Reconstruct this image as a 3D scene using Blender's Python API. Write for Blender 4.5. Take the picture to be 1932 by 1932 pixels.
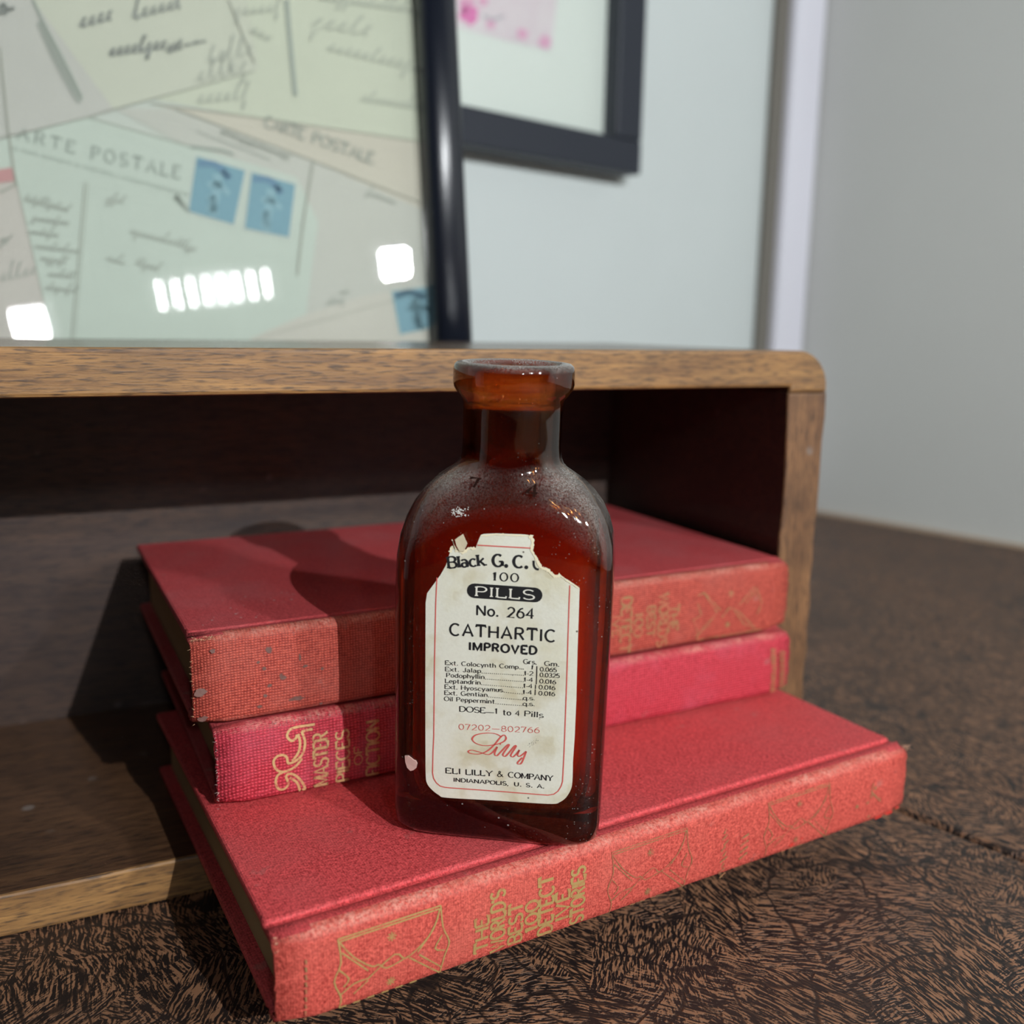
import bpy, bmesh, math, random
from mathutils import Vector, Matrix
PI = math.pi
S = bpy.context.scene
for o in list(bpy.data.objects): bpy.data.objects.remove(o)
rnd = random.Random(7)

# ------------------------------------------------------------------ camera, world, exposure
F_PX, PITCH, ROLL, CAM_H = 1795.84, 0.19101, 0.01548, 0.13176
fwd = Vector((0, math.cos(PITCH), -math.sin(PITCH)))
_r0 = Vector((1, 0, 0)); _u0 = _r0.cross(fwd)
c_, s_ = math.cos(ROLL), math.sin(ROLL)
right = c_*_r0 + s_*_u0; up = -s_*_r0 + c_*_u0
CP = Vector((0, 0, CAM_H))
cam = bpy.data.cameras.new('camera'); camo = bpy.data.objects.new('camera', cam); S.collection.objects.link(camo)
camo.matrix_world = Matrix(((right.x, up.x, -fwd.x, CP.x), (right.y, up.y, -fwd.y, CP.y), (right.z, up.z, -fwd.z, CP.z), (0, 0, 0, 1)))
cam.sensor_width = 36; cam.lens = 36*F_PX/1932; cam.clip_start = 0.005; cam.clip_end = 50
cam.dof.use_dof = True; cam.dof.focus_distance = 0.193; cam.dof.aperture_fstop = 10.8
S.camera = camo
w = bpy.data.worlds.new('world'); S.world = w; w.use_nodes = True
w.node_tree.nodes['Background'].inputs[0].default_value = (0.80, 0.90, 1.0, 1)
w.node_tree.nodes['Background'].inputs[1].default_value = 0.018
S.view_settings.view_transform = 'Standard'; S.view_settings.look = 'None'
S.view_settings.exposure = 0.0; S.view_settings.gamma = 1.0; S.view_settings.use_curve_mapping = False
KEY_POWER, RIGHT_POWER, LEFT_POWER, STRIP_GLOW = 22.0, 10.0, 1.0, 95.0
def lamp_light(name, loc, power, radius, parent):
    l = bpy.data.lights.new(name, 'POINT'); l.energy = power; l.shadow_soft_size = radius; l.color = (.955, .985, 1.0)
    o = bpy.data.objects.new(name, l); S.collection.objects.link(o); o.parent = parent; o.location = loc
    return o

# ------------------------------------------------------------------ helpers
def ray(px, py):
    return (fwd + right*((px-966)/F_PX) - up*((py-966)/F_PX)).normalized()
def hitl(M, axis, val, px, py):
    """where the sight line of a photo pixel meets the plane <axis>=val of the frame M, in M's own coordinates"""
    I = M.inverted(); o = I @ CP; d = I.to_3x3() @ ray(px, py)
    return o + d*((val-o[axis])/d[axis])
def frame_m(origin, x, y, z):
    return Matrix(((x.x, y.x, z.x, origin.x), (x.y, y.y, z.y, origin.y), (x.z, y.z, z.z, origin.z), (0, 0, 0, 1)))
def yaw_m(origin, a):
    return frame_m(Vector(origin), Vector((math.cos(a), math.sin(a), 0)), Vector((-math.sin(a), math.cos(a), 0)), Vector((0, 0, 1)))
def thing(name, label, cat, M, group=None):
    o = bpy.data.objects.new(name, None); S.collection.objects.link(o); o.empty_display_size = .01
    o.matrix_world = M; o['label'] = label; o['category'] = cat
    if group: o['group'] = group
    return o
def obj(name, bm, mats, parent=None, label=None, smooth=False, recalc=True):
    if recalc: bmesh.ops.recalc_face_normals(bm, faces=bm.faces)
    me = bpy.data.meshes.new(name); bm.to_mesh(me); bm.free()
    for m in (mats if isinstance(mats, (list, tuple)) else [mats]): me.materials.append(m)
    if smooth:
        for p in me.polygons: p.use_smooth = True
    o = bpy.data.objects.new(name, me); S.collection.objects.link(o)
    if parent: o.parent = parent
    if label: o['label'] = label
    return o
def struct(name, bm, m, parent=None, **k):
    o = obj(name, bm, m, parent, **k)
    if not parent: o['kind'] = 'structure'
    return o
def box(bm, x0, x1, y0, y1, z0, z1, bev=0, seg=2, mat=0):
    r = bmesh.ops.create_cube(bm, size=1)
    vs = r['verts']
    for v in vs:
        v.co = Vector((x0+(v.co.x+.5)*(x1-x0), y0+(v.co.y+.5)*(y1-y0), z0+(v.co.z+.5)*(z1-z0)))
    fs = list({f for v in vs for f in v.link_faces})
    for f in fs: f.material_index = mat
    if bev:
        es = list({e for v in vs for e in v.link_edges})
        bmesh.ops.bevel(bm, geom=es, offset=bev, segments=seg, profile=.5, affect='EDGES')
    return bm
def prism(bm, pts, axis, a0, a1, mat=0):
    """closed outline pts (2D, in the two remaining axes in order) swept along axis"""
    def mk(p, a):
        c = [p[0], p[1]]; c.insert(axis, a); return bm.verts.new(c)
    A = [mk(p, a0) for p in pts]; B = [mk(p, a1) for p in pts]; n = len(pts); fs = []
    for i in range(n): fs.append(bm.faces.new((A[i], A[(i+1) % n], B[(i+1) % n], B[i])))
    fs.append(bm.faces.new(A)); fs.append(bm.faces.new(B[::-1]))
    for f in fs: f.material_index = mat
    return fs
def tube(bm, p, q, r, n=12, r2=None):
    p = Vector(p); q = Vector(q); a = (q-p).normalized(); x = a.orthogonal().normalized(); y = a.cross(x)
    r2 = r if r2 is None else r2
    A = [bm.verts.new(p+(x*math.cos(2*PI*i/n)+y*math.sin(2*PI*i/n))*r) for i in range(n)]
    B = [bm.verts.new(q+(x*math.cos(2*PI*i/n)+y*math.sin(2*PI*i/n))*r2) for i in range(n)]
    for i in range(n): bm.faces.new((A[i], A[(i+1) % n], B[(i+1) % n], B[i]))
    bm.faces.new(A[::-1]); bm.faces.new(B)

# ------------------------------------------------------------------ node materials
class Mat:
    def __init__(s, name):
        s.m = bpy.data.materials.new(name); s.m.use_nodes = True; s.t = s.m.node_tree; s.t.nodes.clear()
        s.out = s.t.nodes.new('ShaderNodeOutputMaterial')
    def n(s, typ, ins={}, **props):
        nd = s.t.nodes.new('ShaderNode'+typ)
        for k, v in props.items(): setattr(nd, k, v)
        for k, v in ins.items():
            sk = nd.inputs[k]
            if hasattr(v, 'is_output') or isinstance(v, bpy.types.NodeSocket): s.t.links.new(v, sk)
            elif isinstance(v, tuple) and len(v) == 3 and sk.type == 'RGBA': sk.default_value = (*v, 1)
            else: sk.default_value = v
        return nd
    def obj(s): return s.n('TexCoord').outputs['Object']
    def map(s, v, scale=(1, 1, 1), rot=(0, 0, 0), loc=(0, 0, 0)):
        return s.n('Mapping', {'Vector': v, 'Scale': Vector(scale), 'Rotation': Vector(rot), 'Location': Vector(loc)}).outputs[0]
    def noise(s, v, scale, detail=3, rough=.55, dist=0.0):
        return s.n('TexNoise', {'Vector': v, 'Scale': scale, 'Detail': detail, 'Roughness': rough, 'Distortion': dist}).outputs[0]
    def math(s, op, a, b=0.0, c=None):
        d = {0: a, 1: b}
        if c is not None: d[2] = c
        return s.n('Math', d, operation=op).outputs[0]
    def ramp(s, f, a, b, lo=0.0, hi=1.0):
        return s.n('MapRange', {'Value': f, 'From Min': a, 'From Max': b, 'To Min': lo, 'To Max': hi}).outputs[0]
    def mix(s, f, a, b):
        nd = s.n('Mix', {}, data_type='RGBA')
        for idx, v in ((0, f), (6, a), (7, b)):
            sk = nd.inputs[idx]
            if isinstance(v, bpy.types.NodeSocket): s.t.links.new(v, sk)
            elif isinstance(v, tuple): sk.default_value = (*v, 1)
            else: sk.default_value = v
        return nd.outputs[2]
    def sep(s, v): return s.n('SeparateXYZ', {0: v}).outputs
    def bump(s, h, strength, dist):
        return s.n('Bump', {'Height': h, 'Strength': strength, 'Distance': dist}).outputs[0]
    def bsdf(s, **ins):
        return s.n('BsdfPrincipled', {k.replace('_', ' '): v for k, v in ins.items()})
    def done(s, sock): s.t.links.new(sock, s.out.inputs[0]); return s.m
def lin(r, g, b):
    f = lambda c: (c/255/12.92 if c/255 <= .04045 else ((c/255+.055)/1.055)**2.4)
    return (f(r), f(g), f(b))
def plain(name, col, rough=.5, metal=0.0, spec=.5, **k):
    M = Mat(name); return M.done(M.bsdf(Base_Color=col, Roughness=rough, Metallic=metal, Specular_IOR_Level=spec, **k).outputs[0])

def cloth(name, dark, light, worn, period, wear_top=None, bump=.5, fade=.45, fine=False):
    M = Mat(name); o = M.obj(); x, y, z = M.sep(o)
    yz = M.math('ADD', y, z)
    wob = M.math('ADD', M.ramp(M.noise(o, 900, 2), 0, 1, -1.3, 1.3), M.ramp(M.noise(o, 170, 2), 0, 1, -2.5, 2.5))
    k = 2*PI/period
    sx = M.math('SINE', M.math('ADD', M.math('MULTIPLY', x, k), wob))
    sz = M.math('SINE', M.math('ADD', M.math('MULTIPLY', yz, k*1.1), wob))
    a = M.math('MULTIPLY_ADD', sx, .5, .5); b = M.math('MULTIPLY_ADD', sz, .5, .5)
    wv = M.math('ADD', M.math('MULTIPLY', M.math('MULTIPLY', a, b), .8), M.math('MULTIPLY', b, .2))
    nz = M.noise(o, 1300, 3, .7)
    if fine: wv = M.math('ADD', M.math('MULTIPLY', M.ramp(M.noise(o, 1900, 3, .65), .36, .64), .85), M.math('MULTIPLY', a, .2))
    wv2 = M.math('ADD', M.math('MULTIPLY', wv, .75), M.ramp(nz, .3, .7, -.05, .4))
    col = M.mix(wv2, dark, light)
    f1 = M.ramp(M.noise(o, 45, 5, .6), .45, .72)
    col = M.mix(M.math('MULTIPLY', f1, fade), col, worn)
    f2 = M.ramp(M.noise(M.map(o, (1, 1, 1), loc=(3, 5, 1)), 130, 3, .7), .66, .74)
    col = M.mix(M.math('MULTIPLY', f2, .35), col, lin(150, 120, 112))
    if wear_top:
        for zz in wear_top:
            e = M.math('MULTIPLY', M.ramp(M.math('ABSOLUTE', M.math('SUBTRACT', z, zz)), 0.0001, .0013, 1, 0), M.ramp(M.noise(o, 1400, 3, .7), .38, .6))
            col = M.mix(M.math('MULTIPLY', M.math('MULTIPLY', e, M.ramp(M.noise(o, 160, 4), .3, .65)), .8), col, lin(226, 160, 142))
    bs = M.bsdf(Base_Color=col, Roughness=.62, Specular_IOR_Level=.35, Normal=M.bump(wv2, bump, .0002))
    return M.done(bs.outputs[0])

def wood(name, dark, mid, light, rough=.5, dent=.6, along=0):
    M = Mat(name); o = M.obj()
    sc = [420, 420, 420]; sc[along] = 26
    v = M.map(o, sc)
    g = M.noise(v, 1.0, 5, .65, .6)
    sc2 = [1900, 1900, 1900]; sc2[along] = 190
    g2 = M.noise(M.map(o, sc2), 1.0, 3, .6)
    col = M.mix(M.ramp(g, .3, .7), mid, light)
    col = M.mix(M.math('MULTIPLY', M.ramp(g2, .48, .66), .85), col, dark)
    big = M.ramp(M.noise(o, 28, 4, .6), .42, .7)
    col = M.mix(M.math('MULTIPLY', big, dent), col, dark)
    sp = M.ramp(M.n('TexVoronoi', {'Vector': M.map(o, (1, 1, 1)), 'Scale': 75.0}).outputs['Distance'], .07, .14, 1, 0)
    col = M.mix(M.math('MULTIPLY', sp, M.ramp(M.noise(o, 60, 1), .5, .6)), col, lin(120, 108, 100))
    bs = M.bsdf(Base_Color=col, Roughness=M.ramp(g, 0, 1, rough-.1, rough+.15), Normal=M.bump(g2, .25, .0003))
    return M.done(bs.outputs[0])

def leatherette():
    M = Mat('embossed_leatherette'); o = M.obj()
    def warped(v, sc, amt, det=2.0):
        wp = M.n('TexNoise', {'Vector': v, 'Scale': sc, 'Detail': det}).outputs[1]
        wv = M.n('VectorMath', {0: wp, 1: Vector((.5, .5, .5))}, operation='SUBTRACT').outputs[0]
        wv = M.n('VectorMath', {0: wv, 'Scale': amt}, operation='SCALE').outputs[0]
        return M.n('VectorMath', {0: v, 1: wv}, operation='ADD').outputs[0]
    p = warped(o, 30.0, .022); p2 = warped(o, 130.0, .0022)
    def islands(vsc, seed, sx, sy, spread):
        cells = M.n('TexVoronoi', {'Vector': M.map(p, loc=(seed, seed*.7, 0)), 'Scale': vsc})
        rot = M.math('MULTIPLY', M.math('SUBTRACT', M.sep(cells.outputs['Color'])[0], .5), spread)
        pr = M.n('VectorRotate', {'Vector': p2, 'Angle': rot}, rotation_type='Z_AXIS').outputs[0]
        return M.noise(M.map(pr, (sx, sy, 300)), 1.0, 2.0, .5, .25)
    a1 = islands(66.0, 0.0, 320, 2000, 2.8); a2 = islands(30.0, 3.3, 210, 1700, 1.7)
    pick = M.ramp(M.noise(o, 36, 1), .46, .54)
    h = M.math('ADD', M.math('MULTIPLY', a1, M.ramp(pick, 0, 1, .8, .2)), M.math('MULTIPLY', a2, M.ramp(pick, 0, 1, .2, .8)))
    h = M.math('ADD', h, M.ramp(M.noise(o, 1500, 2, .6), 0, 1, -.09, .09))
    h = M.ramp(h, .486, .55)
    def creases(v, sc, rnd_, a0, a1_):
        return M.ramp(M.n('TexVoronoi', {'Vector': v, 'Scale': sc, 'Randomness': rnd_}, feature='DISTANCE_TO_EDGE').outputs[0], a0, a1_)
    c1 = creases(M.map(p, (.35, 1, 1), rot=(0, 0, .25)), 70.0, 1.0, .008, .022)
    c2 = creases(M.map(p, (.5, 1, 1), rot=(0, 0, -.5)), 48.0, 1.0, .005, .014)
    crk = M.math('MULTIPLY', c1, c2)
    h = M.math('MULTIPLY', h, M.math('ADD', M.math('MULTIPLY', crk, .9), .1))
    col = M.mix(h, lin(27, 21, 20), lin(148, 107, 79))
    col = M.mix(M.ramp(M.noise(o, 14, 2), .4, .7, 0, .4), col, lin(62, 48, 40))
    bs = M.bsdf(Base_Color=col, Roughness=.5, Specular_IOR_Level=.4, Normal=M.bump(h, .6, .0004))
    return M.done(bs.outputs[0])

def paint(name, col, bump=.06):
    M = Mat(name); o = M.obj(); n = M.noise(o, 90, 4, .6)
    c = M.mix(M.ramp(M.noise(o, 5, 3), .3, .7), col, tuple(v*.94 for v in col))
    return M.done(M.bsdf(Base_Color=c, Roughness=.75, Normal=M.bump(n, bump, .002)).outputs[0])

def amber_glass():
    M = Mat('amber_glass'); o = M.obj()
    tint = (.70, .36, .15)
    facing = M.n('LayerWeight', {'Blend': .5}).outputs['Facing']
    # longer path through the wall where it is seen edge-on
    edge = M.ramp(M.math('POWER', facing, 2.5), 0, 1, 0, 1)
    tr_col = M.mix(edge, tint, (.10, .035, .02))
    thick = M.ramp(M.sep(o)[2], .0030, .0095, .42, 1.0)
    tr_col = M.mix(thick, (.06, .012, .004), tr_col)
    trans = M.n('BsdfTransparent', {'Color': tr_col}).outputs[0]
    refr_col = M.mix(thick, (.30, .12, .06), M.mix(M.math('POWER', facing, 2.2), (.95, .64, .36), (.16, .05, .025)))
    refr = M.n('BsdfRefraction', {'Color': refr_col, 'Roughness': .0, 'IOR': 1.5}).outputs[0]
    body = M.n('MixShader', {0: .62, 1: trans, 2: refr}).outputs[0]
    glos = M.n('BsdfGlossy', {'Color': (1, 1, 1), 'Roughness': .035}).outputs[0]
    fr = M.n('Fresnel', {'IOR': M.ramp(M.n('NewGeometry').outputs['Backfacing'], 0, 1, 1.5, 1/1.5)}).outputs[0]
    sh = M.n('MixShader', {0: fr, 1: body, 2: glos}).outputs[0]
    # settled dust: on what faces up, plus sparse specks
    nz = M.sep(M.n('NewGeometry').outputs['Normal'])[2]
    zz = M.sep(o)[2]
    upm = M.ramp(nz, .10, .9)
    grain = M.noise(o, 3200, 3, .75)
    cloud = M.ramp(M.noise(o, 130, 4, .6), .25, .58)
    dust = M.math('MULTIPLY', M.math('MULTIPLY', upm, cloud), M.ramp(grain, .36, .6))
    def specks(sc, r, keep, amt):
        sv = M.n('TexVoronoi', {'Vector': o, 'Scale': sc}); cc = M.sep(sv.outputs['Color'])
        k = M.math('MULTIPLY', M.ramp(cc[1], 0, 1, .25, 1), r)
        hit = M.math('LESS_THAN', M.math('ADD', sv.outputs['Distance'], M.ramp(grain, .3, .7, -.03, .03)), k)
        return M.math('MULTIPLY', M.math('MULTIPLY', hit, M.math('GREATER_THAN', cc[0], keep)), amt)
    right_ = M.ramp(M.sep(o)[0], -.002, .02, .25, 1)
    spk = M.math('MAXIMUM', specks(640.0, .12, .72, .5), M.math('MULTIPLY', specks(1500.0, .22, .45, .45), M.math('MULTIPLY', right_, M.ramp(M.noise(o, 90, 3), .42, .62))))
    rim = M.math('MULTIPLY', M.ramp(nz, .6, .95), M.ramp(zz, .094, .0965))
    rim = M.math('MULTIPLY', rim, M.ramp(grain, .2, .6))
    d = M.math('MAXIMUM', M.math('MAXIMUM', M.math('MULTIPLY', dust, .66), spk), M.math('MULTIPLY', rim, .6))
    inner = M.n('NewGeometry').outputs['Backfacing']
    d = M.math('MULTIPLY', d, M.math('SUBTRACT', 1.0, inner))
    dif = M.n('BsdfDiffuse', {'Color': lin(170, 165, 158)}).outputs[0]
    sh = M.n('MixShader', {0: d, 1: sh, 2: dif}).outputs[0]
    return M.done(sh)

def clear_pane():
    M = Mat('clear_picture_glass')
    fr = M.n('Fresnel', {'IOR': M.ramp(M.n('NewGeometry').outputs['Backfacing'], 0, 1, 1.5, 1/1.5)}).outputs[0]
    g = M.n('BsdfGlossy', {'Color': (1, 1, 1), 'Roughness': .004}).outputs[0]
    t = M.n('BsdfTransparent', {'Color': (.97, .975, .965)}).outputs[0]
    return M.done(M.n('MixShader', {0: fr, 1: t, 2: g}).outputs[0])

def label_paper():
    M = Mat('aged_label_paper'); o = M.obj()
    st = M.ramp(M.noise(o, 95, 4, .55), .46, .66)
    edge = M.ramp(M.noise(o, 210, 2), .5, .56)
    col = M.mix(M.math('MULTIPLY', st, .5), lin(221, 220, 205), lin(202, 194, 156))
    col = M.mix(M.math('MULTIPLY', M.math('MULTIPLY', edge, st), .35), col, lin(176, 160, 116))
    fib = M.noise(o, 1600, 3, .7)
    col = M.mix(M.ramp(fib, .4, .75, 0, .22), col, lin(190, 186, 170))
    sp = M.n('TexVoronoi', {'Vector': o, 'Scale': 330.0})
    s = M.math('MULTIPLY', M.ramp(sp.outputs['Distance'], .05, .09, 1, 0), M.math('GREATER_THAN', M.sep(sp.outputs['Color'])[1], .86))
    col = M.mix(s, col, lin(90, 80, 66))
    return M.done(M.bsdf(Base_Color=col, Roughness=.65, Normal=M.bump(fib, .25, .0001)).outputs[0])

def pages():
    M = Mat('old_page_edges'); o = M.obj(); z = M.sep(o)[2]
    s = M.math('SINE', M.math('ADD', M.math('MULTIPLY', z, 2*PI/.0004), M.ramp(M.noise(o, 120, 3), 0, 1, -6, 6)))
    col = M.mix(M.math('MULTIPLY_ADD', s, .5, .5), lin(140, 112, 76), lin(190, 165, 120))
    return M.done(M.bsdf(Base_Color=col, Roughness=.8, Normal=M.bump(s, .4, .0002)).outputs[0])

def stain_print(name, a, b, scale=40):
    M = Mat(name); o = M.obj()
    return M.done(M.bsdf(Base_Color=M.mix(M.ramp(M.noise(o, scale, 4, .6), .35, .68), a, b), Roughness=.6).outputs[0])

LEATHER = leatherette()
WOOD_EDGE = wood('worn_walnut_edge', lin(64, 50, 41), lin(117, 83, 52), lin(173, 129, 76), .5, .5)
WOOD_SIDE = wood('worn_walnut_edge_upright', lin(56, 40, 30), lin(96, 66, 44), lin(142, 102, 66), .5, .7, along=2)
WOOD_DARK = wood('dark_varnished_wood', lin(36, 25, 19), lin(80, 54, 37), lin(110, 78, 52), .3, .55)
WOOD_TOP = wood('polished_dusty_top', lin(60, 48, 40), lin(96, 78, 62), lin(122, 102, 82), .2, .3)
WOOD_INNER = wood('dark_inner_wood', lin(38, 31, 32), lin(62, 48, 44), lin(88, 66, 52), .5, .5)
RED_A = cloth('faded_red_cloth', lin(118, 28, 24), lin(222, 104, 84), lin(168, 96, 84), .00066, (.0004, .0199), .8, .45)
RED_A_TOP = cloth('red_cover_cloth', lin(150, 48, 52), lin(200, 82, 84), lin(172, 96, 98), .0005, None, .4, .45, True)
RED_B = cloth('crimson_linen', lin(130, 2, 20), lin(238, 82, 98), lin(186, 86, 104), .00078, (.0181,), .9, .6)
RED_C = cloth('red_grained_cloth', lin(138, 28, 24), lin(222, 98, 84), lin(200, 108, 92), .0005, (.0175,), .6, .3, True)
RED_C_TOP = cloth('red_pebbled_cover', lin(132, 24, 28), lin(228, 88, 90), lin(188, 88, 88), .0005, None, .5, .4, True)
def gilt(name, gold, under, lo, hi):
    M = Mat(name); o = M.obj(); f = M.ramp(M.noise(o, 900, 4, .7), lo, hi)
    c = M.mix(f, gold, under)
    return M.done(M.bsdf(Base_Color=c, Roughness=.48, Metallic=M.ramp(f, 0, 1, .35, 0)).outputs[0])
GOLD = gilt('faded_gold_leaf', lin(186, 156, 98), lin(176, 84, 62), .5, .72)
GOLD_DULL = gilt('rubbed_gold_leaf', lin(160, 126, 86), lin(184, 84, 70), .4, .64)
GOLD_PALE = gilt('pale_gilt', lin(216, 182, 128), lin(178, 70, 70), .52, .7)
PAGES = pages()
GLASS = amber_glass(); PANE = clear_pane(); PAPER = label_paper()
TORN = plain('torn_paper_fibre', lin(232, 222, 190), .85)
INK = plain('black_label_ink', lin(24, 24, 27), .55)
INK_RED = plain('red_label_ink', lin(205, 92, 84), .6)
INK_WHITE = plain('reserved_white_lettering', lin(225, 222, 210), .65)
BLACK = plain('black_lacquer', lin(20, 24, 34), .28)
BLACK_SATIN = plain('black_satin_frame', lin(34, 39, 50), .45)
WALL = paint('pale_grey_wall_paint', lin(205, 213, 212))
WALL_R = paint('grey_wall_paint', lin(200, 201, 197))
WHITE_TRIM = paint('white_trim_paint', lin(226, 226, 236), .02)
GAP_SHADE = plain('painted_gap_shade', lin(112, 108, 100), .6)

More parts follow.
